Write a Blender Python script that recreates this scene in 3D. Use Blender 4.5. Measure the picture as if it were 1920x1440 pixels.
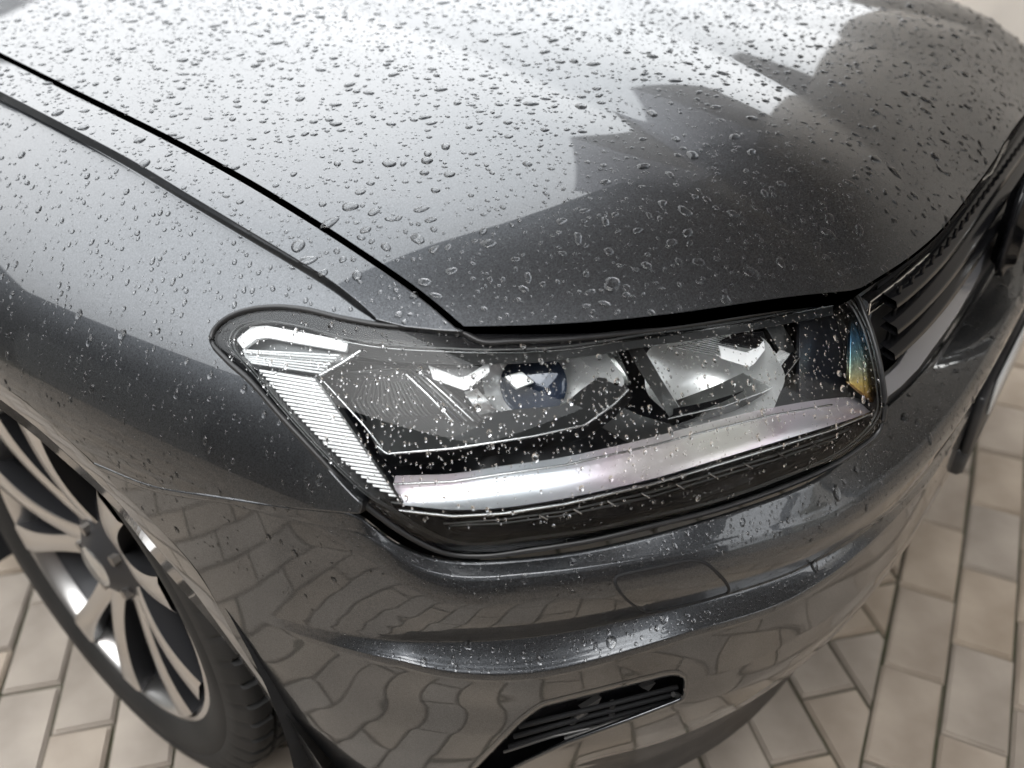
import bpy, bmesh, math, random
import numpy as np
from mathutils import Vector
from mathutils.geometry import delaunay_2d_cdt

random.seed(7); rng = np.random.default_rng(11)
scene = bpy.context.scene
C = scene.collection
for o in list(bpy.data.objects): bpy.data.objects.remove(o)

# ------------------------------------------------------------------ camera
CAM = np.array([-1.274, -1.03, 1.26]); YAW, PIT, ROLL, FPX = np.radians(53.5), np.radians(33.5), np.radians(-1.5), 1700.0
FW = np.array([np.sin(YAW)*np.cos(PIT), np.cos(YAW)*np.cos(PIT), -np.sin(PIT)])
_r = np.array([np.cos(YAW), -np.sin(YAW), 0.0]); _u = np.cross(_r, FW)
RT = _r*np.cos(ROLL)+_u*np.sin(ROLL); UP = -_r*np.sin(ROLL)+_u*np.cos(ROLL)
cam_d = bpy.data.cameras.new('camera'); cam = bpy.data.objects.new('camera', cam_d); C.objects.link(cam)
from mathutils import Matrix
M = Matrix(((RT[0], UP[0], -FW[0], CAM[0]), (RT[1], UP[1], -FW[1], CAM[1]), (RT[2], UP[2], -FW[2], CAM[2]), (0, 0, 0, 1)))
cam.matrix_world = M
cam_d.sensor_width = 36; cam_d.lens = FPX/1920*36
cam_d.clip_start = 0.02; cam_d.clip_end = 2000
cam_d.dof.use_dof = True; cam_d.dof.focus_distance = 0.89; cam_d.dof.aperture_fstop = 3.2
scene.camera = cam

# ------------------------------------------------------------------ world, sun, exposure
SUN_EL, SUN_AZ = 52, 262
w = bpy.data.worlds.new('World'); scene.world = w; w.use_nodes = True
nt = w.node_tree; nt.nodes.clear()
sky = nt.nodes.new('ShaderNodeTexSky'); sky.sky_type = 'NISHITA'; sky.sun_disc = False
sky.sun_elevation = math.radians(SUN_EL); sky.sun_rotation = math.radians(SUN_AZ); sky.air_density = 1.0; sky.dust_density = 4.0; sky.ozone_density = 1.0
hs = nt.nodes.new('ShaderNodeHueSaturation'); hs.inputs['Saturation'].default_value = 0.10
nz = nt.nodes.new('ShaderNodeTexNoise'); nz.inputs['Scale'].default_value = 1.6; nz.inputs['Detail'].default_value = 4
tc = nt.nodes.new('ShaderNodeTexCoord')
cr = nt.nodes.new('ShaderNodeValToRGB'); cr.color_ramp.elements[0].position = .3; cr.color_ramp.elements[1].position = .7
cr.color_ramp.elements[0].color = (14.0, 14.6, 15.0, 1); cr.color_ramp.elements[1].color = (18.5, 18.6, 18.7, 1)
mx = nt.nodes.new('ShaderNodeMix'); mx.data_type = 'RGBA'; mx.inputs[0].default_value = .8
bg = nt.nodes.new('ShaderNodeBackground'); bg.inputs['Strength'].default_value = 0.12
wo = nt.nodes.new('ShaderNodeOutputWorld')
L = nt.links.new
L(sky.outputs[0], hs.inputs['Color']); L(tc.outputs['Generated'], nz.inputs['Vector']); L(nz.outputs['Fac'], cr.inputs[0])
L(hs.outputs[0], mx.inputs[6]); L(cr.outputs[0], mx.inputs[7]); # an overcast sky is brighter overhead than at the horizon
sx = nt.nodes.new('ShaderNodeSeparateXYZ'); L(tc.outputs['Generated'], sx.inputs[0]); mr = nt.nodes.new('ShaderNodeMapRange'); mr.inputs['From Min'].default_value = 0; mr.inputs['From Max'].default_value = 1
mr.inputs['To Min'].default_value = .42; mr.inputs['To Max'].default_value = 1.5; L(sx.outputs[2], mr.inputs['Value']); vm = nt.nodes.new('ShaderNodeVectorMath'); vm.operation = 'SCALE'
L(mx.outputs[2], vm.inputs[0]); L(mr.outputs[0], vm.inputs['Scale']); L(vm.outputs[0], bg.inputs['Color']); L(bg.outputs[0], wo.inputs['Surface'])
sd = bpy.data.lights.new('sun', 'SUN'); sd.energy = 0.5; sd.angle = math.radians(40); sd.color = (1, .97, .93)
so = bpy.data.objects.new('sun', sd); C.objects.link(so)
sv = Vector((math.sin(math.radians(SUN_AZ))*math.cos(math.radians(SUN_EL)), math.cos(math.radians(SUN_AZ))*math.cos(math.radians(SUN_EL)), math.sin(math.radians(SUN_EL))))
so.rotation_euler = sv.to_track_quat('Z', 'Y').to_euler()
vs = scene.view_settings; vs.view_transform = 'Standard'; vs.look = 'None'; vs.gamma = 1; vs.use_curve_mapping = False
vs.exposure = 1.05
scene.cycles.use_denoising = True
scene.cycles.max_bounces = 14; scene.cycles.transmission_bounces = 12; scene.cycles.glossy_bounces = 8; scene.cycles.transparent_max_bounces = 16
scene.cycles.sample_clamp_indirect = 6.0; scene.cycles.caustics_refractive = True; scene.cycles.caustics_reflective = True

# ------------------------------------------------------------------ helpers: rays, curves
def rays(p):
    p = np.atleast_2d(np.asarray(p, float))
    return FW + RT*((p[:, :1]-960)/FPX) - UP*((p[:, 1:2]-720)/FPX)
def at(p, x=None, y=None, z=None):
    """point on the pixel ray at a given world coordinate"""
    d = rays(p)
    if z is not None: t = (z-CAM[2])/d[:, 2]
    elif x is not None: t = (x-CAM[0])/d[:, 0]
    else: t = (y-CAM[1])/d[:, 1]
    return CAM+d*np.asarray(t)[:, None]
def project(P):
    d = np.atleast_2d(P)-CAM; z = d@FW
    return np.c_[960+FPX*(d@RT)/z, 720-FPX*(d@UP)/z], z
def hit(p, F, t0=.35, t1=4.0, n=160):
    """first crossing of implicit F(P)=0 (F>0 outside) along the pixel rays"""
    d = rays(p); ts = np.linspace(t0, t1, n)
    V = np.array([F(CAM+d*t) for t in ts])
    s = (V[:-1] > 0) & (V[1:] <= 0)
    k = np.where(s.any(0), s.argmax(0), np.abs(V[:-1]).argmin(0))
    a, b = ts[k], ts[k+1]; idx = np.arange(len(d)); fa = V[k, idx]
    for _ in range(40):
        m = (a+b)/2; fm = F(CAM+d*m[:, None]); up = fm > 0
        a = np.where(up, m, a); b = np.where(up, b, m)
    return CAM+d*((a+b)/2)[:, None]
def spline(pts, n, closed=False):
    """centripetal Catmull-Rom through points, n samples evenly along the length"""
    P = np.asarray(pts, float)
    if closed: P = np.vstack([P[-1], P, P[0], P[1]])
    else: P = np.vstack([2*P[0]-P[1], P, 2*P[-1]-P[-2]])
    out = []
    for i in range(1, len(P)-2):
        p0, p1, p2, p3 = P[i-1:i+3]
        t = [0]
        for a, b in ((p0, p1), (p1, p2), (p2, p3)): t.append(t[-1]+max(np.linalg.norm(b-a), 1e-9)**.5)
        u = np.linspace(t[1], t[2], 24, endpoint=False)[:, None]
        A1 = (t[1]-u)/(t[1]-t[0])*p0+(u-t[0])/(t[1]-t[0])*p1; A2 = (t[2]-u)/(t[2]-t[1])*p1+(u-t[1])/(t[2]-t[1])*p2
        A3 = (t[3]-u)/(t[3]-t[2])*p2+(u-t[2])/(t[3]-t[2])*p3
        B1 = (t[2]-u)/(t[2]-t[0])*A1+(u-t[0])/(t[2]-t[0])*A2; B2 = (t[3]-u)/(t[3]-t[1])*A2+(u-t[1])/(t[3]-t[1])*A3
        out.append((t[2]-u)/(t[2]-t[1])*B1+(u-t[1])/(t[2]-t[1])*B2)
    out = np.vstack(out+[P[-2][None]])
    return resample(out, n)
def resample(P, n, even=None):
    P = np.asarray(P, float)
    l = np.r_[0, np.cumsum(np.linalg.norm(np.diff(P, axis=0), axis=1))]
    s = np.linspace(0, l[-1], n) if even is None else np.asarray(even)*l[-1]
    return np.stack([np.interp(s, l, P[:, k]) for k in range(P.shape[1])], 1)
def poly(pts, step=6, closed=True):
    """straight-sided polygon, sampled"""
    P = np.asarray(pts, float); Q = np.vstack([P, P[:1]]) if closed else P; out = []
    for a, b in zip(Q[:-1], Q[1:]):
        n = max(1, int(np.linalg.norm(b-a)/step)); out.append(a+(b-a)*np.linspace(0, 1, n, endpoint=False)[:, None])
    if not closed: out.append(Q[-1:])
    return np.vstack(out)
def unit(v): return v/np.maximum(np.linalg.norm(v, axis=-1, keepdims=True), 1e-12)
def sstep(a, b, x): t = np.clip((x-a)/(b-a), 0, 1); return t*t*(3-2*t)
def fit_cos(pts, K=6, lam=1e-4):
    pts = np.asarray(pts, float); ph = np.arctan2(-pts[:, 0], -pts[:, 1]); r = np.hypot(pts[:, 0], pts[:, 1])
    A = np.cos(2*np.outer(ph, np.arange(K))); Rg = np.diag(lam*np.arange(K)**3.0)
    co = np.linalg.solve(A.T@A+Rg, A.T@r)
    return lambda p: np.cos(2*p[..., None]*np.arange(K))@co

# ------------------------------------------------------------------ helpers: objects
def tag(o, label=None, cat=None, group=None, kind=None):
    if label: o['label'] = label
    if cat: o['category'] = cat
    if group: o['group'] = group
    if kind: o['kind'] = kind
    return o
def empty(name, loc, label=None, cat=None, group=None):
    o = bpy.data.objects.new(name, None); C.objects.link(o); o.location = loc; o.empty_display_size = .1
    return tag(o, label, cat, group)
class MB:
    """collects geometry in world space; build() links ONE mesh object"""
    def __init__(s): s.v = []; s.f = []; s.m = []; s.n = 0
    def add(s, V, F, mi=0):
        s.v.append(np.asarray(V, float).reshape(-1, 3)); s.f += [tuple(int(i)+s.n for i in f) for f in F]; s.m += [mi]*len(F); s.n += len(s.v[-1]); return s
    def grid(s, G, mi=0, cu=False, cv=False, flip=False):
        G = np.asarray(G); a, b = G.shape[:2]; F = []
        for i in range(a if cu else a-1):
            for j in range(b if cv else b-1):
                i2, j2 = (i+1) % a, (j+1) % b
                q = (i*b+j, i2*b+j, i2*b+j2, i*b+j2); F.append(q[::-1] if flip else q)
        return s.add(G.reshape(-1, 3), F, mi)
    def box(s, c, e, R=None, mi=0, ch=0.0):
        """box centre c, full extents e, chamfered by ch"""
        c = np.asarray(c, float); e = np.asarray(e, float)/2
        bm = bmesh.new(); bmesh.ops.create_cube(bm, size=2)
        for v in bm.verts: v.co = Vector((v.co.x*e[0], v.co.y*e[1], v.co.z*e[2]))
        if ch > 0: bmesh.ops.bevel(bm, geom=bm.edges[:], offset=ch, segments=1, affect='EDGES')
        V = np.array([tuple(v.co) for v in bm.verts]); bm.verts.index_update()
        F = [[v.index for v in f.verts] for f in bm.faces]; bm.free()
        if R is not None: V = V@np.asarray(R).T
        return s.add(V+c, F, mi)
    def tube(s, P, r, k=8, mi=0, closed=False, flat=1.0):
        P = np.asarray(P, float); T = unit(np.gradient(P, axis=0)) if not closed else unit(np.roll(P, -1, 0)-np.roll(P, 1, 0))
        a = np.tile([0, 0, 1.0], (len(P), 1)); a[np.abs(T[:, 2]) > .95] = [1, 0, 0]
        n1 = unit(np.cross(T, a)); n2 = np.cross(T, n1); r = np.broadcast_to(r, (len(P),))[:, None, None]
        th = np.linspace(0, 2*np.pi, k, endpoint=False)
        G = P[:, None]+r*(n1[:, None]*np.cos(th)[None, :, None]+flat*n2[:, None]*np.sin(th)[None, :, None])
        s.grid(G, mi, cu=closed, cv=True)
        if not closed:
            s.add(G[0], [tuple(range(k))], mi); s.add(G[-1], [tuple(range(k))[::-1]], mi)
        return s
    def build(s, name, mat, parent=None, smooth=True, angle=None):
        me = bpy.data.meshes.new(name); V = np.vstack(s.v)
        org = np.array(parent.matrix_world.translation) if False else np.zeros(3)
        me.from_pydata(V.tolist(), [], s.f); mats = mat if isinstance(mat, (list, tuple)) else [mat]
        for m in mats: me.materials.append(m)
        if len(mats) > 1: me.polygons.foreach_set('material_index', s.m)
        if smooth: me.polygons.foreach_set('use_smooth', [True]*len(me.polygons))
        me.update()
        if angle: me.set_sharp_from_angle(angle=math.radians(angle))
        o = bpy.data.objects.new(name, me); C.objects.link(o)
        if parent: put(o, parent)
        return o
def put(o, parent):
    """parent an object built in world space without moving it"""
    loc = np.zeros(3); p = parent
    while p is not None: loc += np.array(p.location); p = p.parent
    me = o.data
    if me is not None and len(o.data.vertices):
        me.transform(Matrix.Translation(Vector(-loc)))
    o.parent = parent; return o

def inside(q, P):
    c = np.zeros(len(q), bool)
    for (x1, y1), (x2, y2) in zip(P, np.roll(P, -1, 0)):
        if y1 != y2: c ^= (q[:, 1] > min(y1, y2)) & (q[:, 1] <= max(y1, y2)) & (q[:, 0] < (q[:, 1]-y1)*(x2-x1)/(y2-y1)+x1)
    return c
def patch(poly_px, S, step=8, hem=.012, r=.0018, holes=(), flipn=False, thick=True):
    """mesh a pixel polygon on the surface S: px->xyz. returns V,F,normals with a rounded hem turned down at the edge"""
    P = np.asarray(poly_px, float)
    # drop duplicate neighbours
    keep = np.linalg.norm(P-np.roll(P, 1, 0), axis=1) > .3; P = P[keep]
    lo, hi = P.min(0), P.max(0); gx, gy = np.meshgrid(np.arange(lo[0]+step/2, hi[0], step), np.arange(lo[1]+step/2, hi[1], step))
    gx = gx+((np.arange(gx.shape[0]) % 2)*step/2)[:, None]
    g = np.c_[gx.ravel(), gy.ravel()]
    loops = [P]+[np.asarray(h, float) for h in holes]
    ins = np.zeros(len(g), bool)
    for lp in loops:
        a = lp; b = np.roll(lp, -1, 0); c = np.zeros(len(g), bool)
        for (x1, y1), (x2, y2) in zip(a, b):
            if y1 == y2: continue
            cnd = (g[:, 1] > min(y1, y2)) & (g[:, 1] <= max(y1, y2)) & (g[:, 0] < (g[:, 1]-y1)*(x2-x1)/(y2-y1)+x1); c ^= cnd
        ins ^= c
    g = g[ins]
    allb = np.vstack(loops)
    if len(g):
        dmin = np.array([np.min(np.hypot(allb[:, 0]-q[0], allb[:, 1]-q[1])) for q in g]); g = g[dmin > step*.45]
    V2 = np.vstack([allb, g]); E = []; k = 0
    for lp in loops:
        n = len(lp); E += [(k+i, k+(i+1) % n) for i in range(n)]; k += n
    res = delaunay_2d_cdt([Vector(map(float, v)) for v in V2], E, [], 0, 1e-5, True)
    V2 = np.array([tuple(v) for v in res[0]]); F = [tuple(f) for f in res[2]]
    ct = np.array([V2[list(f)].mean(0) for f in F]); ok = np.zeros(len(F), bool)
    for lp in loops: ok ^= inside(ct, lp)
    F = [f for f, k_ in zip(F, ok) if k_]
    X = S(V2); e = 1.0
    dx = S(V2+[e, 0])-X; dy = S(V2+[0, e])-X; N = unit(np.cross(dy, dx))
    N[(N*(X-CAM)).sum(1) > 0] *= -1
    # orient faces toward camera
    F2 = []
    for f in F:
        n = np.cross(X[f[1]]-X[f[0]], X[f[2]]-X[f[0]])
        F2.append(f if n@N[f[0]] > 0 else f[::-1])
    if thick:
        Vx, Nx, Fx = [X], [N], F2; base = len(X)
        orig = res[3]
        for li, lp in enumerate(loops):
            st = sum(len(q) for q in loops[:li]); n = len(lp); ids = []
            m = {}
            for vi, os_ in enumerate(orig):
                for q in os_: m[q] = vi
            ids = [m[st+i] for i in range(n) if (st+i) in m]
            B, NB = X[ids], N[ids]; T = unit(np.roll(B, -1, 0)-np.roll(B, 1, 0)); O = np.cross(T, NB)
            cen = X.mean(0)
            A2 = lp; area = .5*np.sum(A2[:, 0]*np.roll(A2[:, 1], -1)-np.roll(A2[:, 0], -1)*A2[:, 1])
            # outward test by pixel geometry
            pb, _ = project(B+O*1e-4); pa, _ = project(B); nrm = np.c_[(np.roll(pa, -1, 0)-np.roll(pa, 1, 0))[:, 1], -(np.roll(pa, -1, 0)-np.roll(pa, 1, 0))[:, 0]]
            sg = np.sign(((pb-pa)*nrm).sum(1).sum())*np.sign(area)*(1 if li == 0 else -1)
            if sg < 0: O = -O
            rings = []
            for aang in (35, 65, 90):
                a_ = math.radians(aang); rings.append((B+O*r*math.sin(a_)-NB*r*(1-math.cos(a_)), unit(O*math.sin(a_)+NB*math.cos(a_))))
            rings.append((B+O*r-NB*hem, O))
            prev = ids
            for (rp, rn) in rings:
                Vx.append(rp); Nx.append(rn); cur = list(range(base, base+n if len(ids) == n else base+len(ids))); base += len(ids)
                for i in range(len(ids)):
                    j = (i+1) % len(ids); q = (prev[i], prev[j], cur[j], cur[i])
                    allv = None; Fx.append(q)
                prev = cur
        X = np.vstack(Vx); N = np.vstack(Nx); F2 = []
        for f in Fx:
            n = np.cross(X[f[1]]-X[f[0]], X[f[2]]-X[f[0]]); F2.append(f if n@(N[f[0]]+N[f[2]]) >= 0 else f[::-1])
    return X, F2, N
def build_patches(name, plist, mat, parent, label=None):
    """join patches into one mesh with their own normals"""
    V = []; F = []; N = []; k = 0
    for X, Fx, Nx in plist:
        V.append(X); N.append(Nx); F += [tuple(i+k for i in f) for f in Fx if len(set(f)) == len(f)]; k += len(X)
    V = np.vstack(V); N = np.vstack(N); me = bpy.data.meshes.new(name); me.from_pydata(V.tolist(), [], F)
    for m in (mat if isinstance(mat, (list, tuple)) else [mat]): me.materials.append(m)
    me.validate(); me.polygons.foreach_set('use_smooth', [True]*len(me.polygons)); me.update()
    N = np.nan_to_num(N, nan=1.0)
    me.normals_split_custom_set_from_vertices([Vector(n) for n in N])
    o = bpy.data.objects.new(name, me); C.objects.link(o)
    if parent: put(o, parent)
    if label: o['label'] = label
    return o

# ------------------------------------------------------------------ materials
def mat(name, col=(.5, .5, .5), rough=.5, metal=0, coat=0, coat_r=.02, spec=.5, trans=0, ior=1.5, sheen=0):
    m = bpy.data.materials.new(name); m.use_nodes = True; b = m.node_tree.nodes['Principled BSDF']
    b.inputs['Base Color'].default_value = (*col, 1); b.inputs['Roughness'].default_value = rough; b.inputs['Metallic'].default_value = metal
    b.inputs['Coat Weight'].default_value = coat; b.inputs['Coat Roughness'].default_value = coat_r
    b.inputs['Specular IOR Level'].default_value = spec; b.inputs['Transmission Weight'].default_value = trans; b.inputs['IOR'].default_value = ior
    return m
def noise_col(m, c1, c2, scale, lo=.35, hi=.65, detail=5, bump=0, bscale=None, rough=None, dist=.001):
    n = m.node_tree.nodes; l = m.node_tree.links.new; b = n['Principled BSDF']
    t = n.new('ShaderNodeTexCoord'); z = n.new('ShaderNodeTexNoise'); z.inputs['Scale'].default_value = scale; z.inputs['Detail'].default_value = detail
    r = n.new('ShaderNodeValToRGB'); r.color_ramp.elements[0].position = lo; r.color_ramp.elements[1].position = hi
    r.color_ramp.elements[0].color = (*c1, 1); r.color_ramp.elements[1].color = (*c2, 1)
    l(t.outputs['Object'], z.inputs['Vector']); l(z.outputs['Fac'], r.inputs[0]); l(r.outputs[0], b.inputs['Base Color'])
    if rough:
        q = n.new('ShaderNodeMapRange'); q.inputs['To Min'].default_value = rough[0]; q.inputs['To Max'].default_value = rough[1]
        l(z.outputs['Fac'], q.inputs['Value']); l(q.outputs[0], b.inputs['Roughness'])
    if bump:
        z2 = n.new('ShaderNodeTexNoise'); z2.inputs['Scale'].default_value = bscale or scale*4; z2.inputs['Detail'].default_value = 6
        bp = n.new('ShaderNodeBump'); bp.inputs['Strength'].default_value = bump; bp.inputs['Distance'].default_value = dist
        l(t.outputs['Object'], z2.inputs['Vector']); l(z2.outputs['Fac'], bp.inputs['Height']); l(bp.outputs[0], b.inputs['Normal'])
    return r
def paint_material():
    m = mat('metallic_grey_paint', (.09, .095, .10), .36, .95, 1.0, .012)
    n = m.node_tree.nodes; l = m.node_tree.links.new; b = n['Principled BSDF']
    t = n.new('ShaderNodeTexCoord'); v = n.new('ShaderNodeTexVoronoi'); v.inputs['Scale'].default_value = 1500
    r = n.new('ShaderNodeValToRGB'); r.color_ramp.elements[0].color = (.043, .046, .050, 1); r.color_ramp.elements[1].color = (.095, .100, .108, 1)
    s = n.new('ShaderNodeSeparateColor'); l(t.outputs['Object'], v.inputs['Vector']); l(v.outputs['Color'], s.inputs[0]); l(s.outputs[0], r.inputs[0]); l(r.outputs[0], b.inputs['Base Color'])
    nz = n.new('ShaderNodeTexNoise'); nz.inputs['Scale'].default_value = 7; nz.inputs['Detail'].default_value = 5
    q = n.new('ShaderNodeMapRange'); q.inputs['To Min'].default_value = .008; q.inputs['To Max'].default_value = .03
    l(t.outputs['Object'], nz.inputs['Vector']); l(nz.outputs['Fac'], q.inputs['Value']); l(q.outputs[0], b.inputs['Coat Roughness'])
    b.inputs['Coat IOR'].default_value = 1.5
    return m
PAINT = paint_material()
BLACK = mat('gloss_black_plastic', (.008, .008, .009), .16, spec=.3)
SATIN = mat('satin_black_plastic', (.018, .018, .019), .38); noise_col(SATIN, (.014, .014, .015), (.024, .024, .025), 30, bump=.15, bscale=900, dist=.0003)
RUBBER = mat('tyre_rubber', (.02, .02, .02), .6, spec=.3); noise_col(RUBBER, (.010, .010, .010), (.022, .021, .020), 9, rough=(.55, .8), bump=.3, bscale=220, dist=.0006)
ALLOY = mat('diamond_cut_alloy', (.60, .585, .57), .28, 1.0); 
ALLOYD = mat('dark_painted_alloy', (.035, .035, .038), .5, .5, .15, .1)
CHROME = mat('bright_chrome', (.86, .86, .85), .05, 1.0)
SATCH = mat('satin_chrome', (.62, .63, .63), .24, 1.0)
GREYP = mat('grey_satin_housing', (.11, .113, .113), .32, .75)
REFLB = mat('satin_reflector_bowl', (.84, .85, .84), .28, .45)
WHITEG = mat('white_guide_added_glow', (.95, .95, .94), .15, 0, .3); WHITEG.node_tree.nodes['Principled BSDF'].inputs['Emission Color'].default_value = (.96, .98, 1, 1); WHITEG.node_tree.nodes['Principled BSDF'].inputs['Emission Strength'].default_value = .09  # faint emission added to brighten the white guides
REFL = mat('mirror_reflector', (.80, .81, .80), .11, 1.0)
DGREY = mat('dark_grey_facet', (.045, .046, .047), .35, .5)
DARKIN = mat('dark_lamp_interior', (.016, .018, .024), .3)
ACRYL = mat('clear_light_guide', (.93, .94, .94),   .18, .25, 0, 0, spec=.8); ACRYL.node_tree.nodes['Principled BSDF'].inputs['Transmission Weight'].default_value = .0
STEEL = mat('brake_steel', (.30, .28, .26), .4, 1.0)
FOGM = mat('dull_metal', (.13, .127, .125), .45, .6)
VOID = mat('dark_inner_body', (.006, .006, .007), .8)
def lens_material():
    m = bpy.data.materials.new('clear_polycarbonate_lens'); m.use_nodes = True; n = m.node_tree.nodes; l = m.node_tree.links.new; n.clear()
    o = n.new('ShaderNodeOutputMaterial'); t = n.new('ShaderNodeBsdfTransparent'); g = n.new('ShaderNodeBsdfGlossy'); g.inputs['Roughness'].default_value = .01
    f = n.new('ShaderNodeFresnel'); f.inputs['IOR'].default_value = 1.33; x = n.new('ShaderNodeMixShader'); t.inputs['Color'].default_value = (.95, .96, .965, 1)
    l(f.outputs[0], x.inputs[0]); l(t.outputs[0], x.inputs[1]); l(g.outputs[0], x.inputs[2]); l(x.outputs[0], o.inputs['Surface']); return m
LENS = lens_material()
WATER = mat('rain_water', (1, 1, 1), .0, 0, 0, trans=1, ior=1.33)
def pearl_material():
    """chromed strip with a faint rainbow film"""
    m = mat('pearly_chrome_strip', (.74, .72, .73), .26, .55); n = m.node_tree.nodes; l = m.node_tree.links.new; b = n['Principled BSDF']
    t = n.new('ShaderNodeTexCoord'); mp = n.new('ShaderNodeMapping'); mp.inputs['Scale'].default_value = (5, 5, 22); z = n.new('ShaderNodeTexNoise'); z.inputs['Scale'].default_value = 1.3; z.inputs['Detail'].default_value = 1
    r = n.new('ShaderNodeValToRGB'); e = r.color_ramp.elements; e[0].position = .3; e[0].color = (.82, .80, .74, 1); e[1].position = .7; e[1].color = (.72, .76, .80, 1)
    k = e.new(.5); k.color = (.80, .70, .76, 1)
    l(t.outputs['Object'], mp.inputs[0]); l(mp.outputs[0], z.inputs['Vector']); l(z.outputs['Fac'], r.inputs[0]); l(r.outputs[0], b.inputs['Base Color']); return m
PEARL = pearl_material()
def rainbow_material():
    m = mat('rainbow_film_wedge', (.1, .1, .1), .25, 1.0); n = m.node_tree.nodes; l = m.node_tree.links.new; b = n['Principled BSDF']
    t = n.new('ShaderNodeTexCoord'); s = n.new('ShaderNodeSeparateXYZ'); z = n.new('ShaderNodeTexNoise'); z.inputs['Scale'].default_value = 14
    a = n.new('ShaderNodeMath'); a.operation = 'MULTIPLY_ADD'; a.inputs[1].default_value = 7.5; a.inputs[2].default_value = .62
    a2 = n.new('ShaderNodeMath'); a2.operation = 'MULTIPLY_ADD'; a2.inputs[1].default_value = .35
    r = n.new('ShaderNodeValToRGB'); e = r.color_ramp.elements; e[0].position = .12; e[0].color = (.06, .045, .07, 1); e[1].position = .95; e[1].color = (.03, .05, .06, 1)
    for p, c in ((.26, (.25, .12, .22)), (.40, (.75, .30, .12)), (.55, (.85, .62, .20)), (.68, (.30, .48, .45)), (.82, (.12, .30, .50))): k = e.new(p); k.color = (*c, 1)
    l(t.outputs['Object'], s.inputs[0]); l(t.outputs['Object'], z.inputs['Vector']); l(s.outputs[2], a.inputs[0]); l(z.outputs['Fac'], a2.inputs[0]); l(a.outputs[0], a2.inputs[2])
    l(a2.outputs[0], r.inputs[0]); l(r.outputs[0], b.inputs['Base Color']); return m
RAINBOW = rainbow_material()

# ------------------------------------------------------------------ body shell (plan curves in polar form about the front axle)
RP = fit_cos([(0, -.945), (-.15, -.943), (-.286, -.938), (-.406, -.930), (-.484, -.915), (-.553, -.893), (-.658, -.837), (-.743, -.773), (-.812, -.706), (-.862, -.62), (-.90, -.52), (-.930, -.40),
              (-.948, -.27), (-.957, -.10), (-.957, .05)], 7, 1e-4)
RF = fit_cos([(0, -.877), (-.12, -.878), (-.24, -.878), (-.35, -.872), (-.44, -.864), (-.51, -.845), (-.585, -.803), (-.64, -.755), (-.688, -.704), (-.73, -.651), (-.761, -.607), (-.80, -.52), (-.84, -.38), (-.87, -.2), (-.88, 0)], 8, 1e-5)
def pol(P): return np.arctan2(-P[..., 0], -P[..., 1]), np.hypot(P[..., 0], P[..., 1])
def shell(off):
    def F(P):
        ph, r = pol(P); o = off(ph, P[..., 2]) if callable(off) else off
        return r-RP(np.abs(ph))-o
    return F
def on_shell(off):
    F = shell(off); return lambda px: hit(px, F, .4, 2.6)
def from_polar(ph, r, z): return np.stack([-r*np.sin(ph), -r*np.cos(ph), z*np.ones_like(ph)], -1)

# hood height field ------------------------------------------------
SHUT = [(870, 608, .880), (800, 550, .895), (700, 480, .912), (600, 415, .925), (450, 325, .943), (300, 245, .960), (150, 172, .974), (0, 98, .986), (-200, 10, 1.0)]
CR1 = [(1610, 530, .862), (1560, 480, .893), (1450, 400, .918), (1300, 300, .942), (1150, 215, .958), (1000, 150, .970), (750, 50, .990), (590, 0, 1.003), (350, -90, 1.022)]
CR2 = [(1750, 415, .895), (1700, 350, .922), (1600, 260, .947), (1470, 170, .966), (1290, 80, .985), (1100, 0, 1.0), (850, -90, 1.02)]
HF = [(870, 612), (1000, 610), (1150, 603), (1300, 590), (1450, 570), (1560, 552), (1606, 543), (1640, 525), (1700, 487), (1760, 435), (1820, 360), (1870, 290), (1905, 215)]
def hbasis(x, y):
    P = np.stack([x, y, 0*x], -1); ph, r = pol(P); D = RF(np.abs(ph))-r
    D = np.maximum(D, -.02)
    return np.stack([1+0*x, x*x, x**4, y, y*y, x*x*y, np.exp(-D/.022), np.exp(-D/.10)], -1)
_a = [at((p[0], p[1]), z=p[2])[0] for p in SHUT+CR1+CR2]
_a += [np.array([0, y, z]) for y, z in ((-.877, .868), (-.85, .896), (-.8, .920), (-.7, .949), (-.5, .983), (-.2, 1.012), (.2, 1.038), (.8, 1.065))]
_a += [at(p, z=.868)[0] for p in HF[1:11]]
_a = np.array(_a); _A = hbasis(_a[:, 0], _a[:, 1]); _c = np.linalg.solve(_A.T@_A+np.diag([1e-6]*8), _A.T@_a[:, 2])
print('hood fit rms %.4f max %.4f' % ((_A@_c-_a[:, 2]).std(), np.abs(_A@_c-_a[:, 2]).max()), _c.round(3))
def h0(x, y): return hbasis(x, y)@_c
def Fh0(P): return P[..., 2]-h0(P[..., 0], P[..., 1])
_he = hit(spline(HF, 60), lambda P: P[..., 2]-np.maximum(h0(P[..., 0], P[..., 1]), .845))
_hp, _hr = pol(_he); _so = np.argsort(_hp); _hp, _hr = _hp[_so], _hr[_so]; print('hood edge r', np.c_[_hp, _hr, RF(_hp), _he[_so, 2]][::6].round(3).tolist())
RE = lambda p: np.interp(np.abs(p), np.r_[0, _hp[_hp > .05]], np.r_[.877, _hr[_hp > .05]])
cv1 = spline(hit([p[:2] for p in CR1], Fh0)[:, :2], 200); cv2 = spline(hit([p[:2] for p in CR2], Fh0)[:, :2], 200)
shut_xy = spline(hit([p[:2] for p in SHUT], Fh0)[:, :2], 200)
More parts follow.
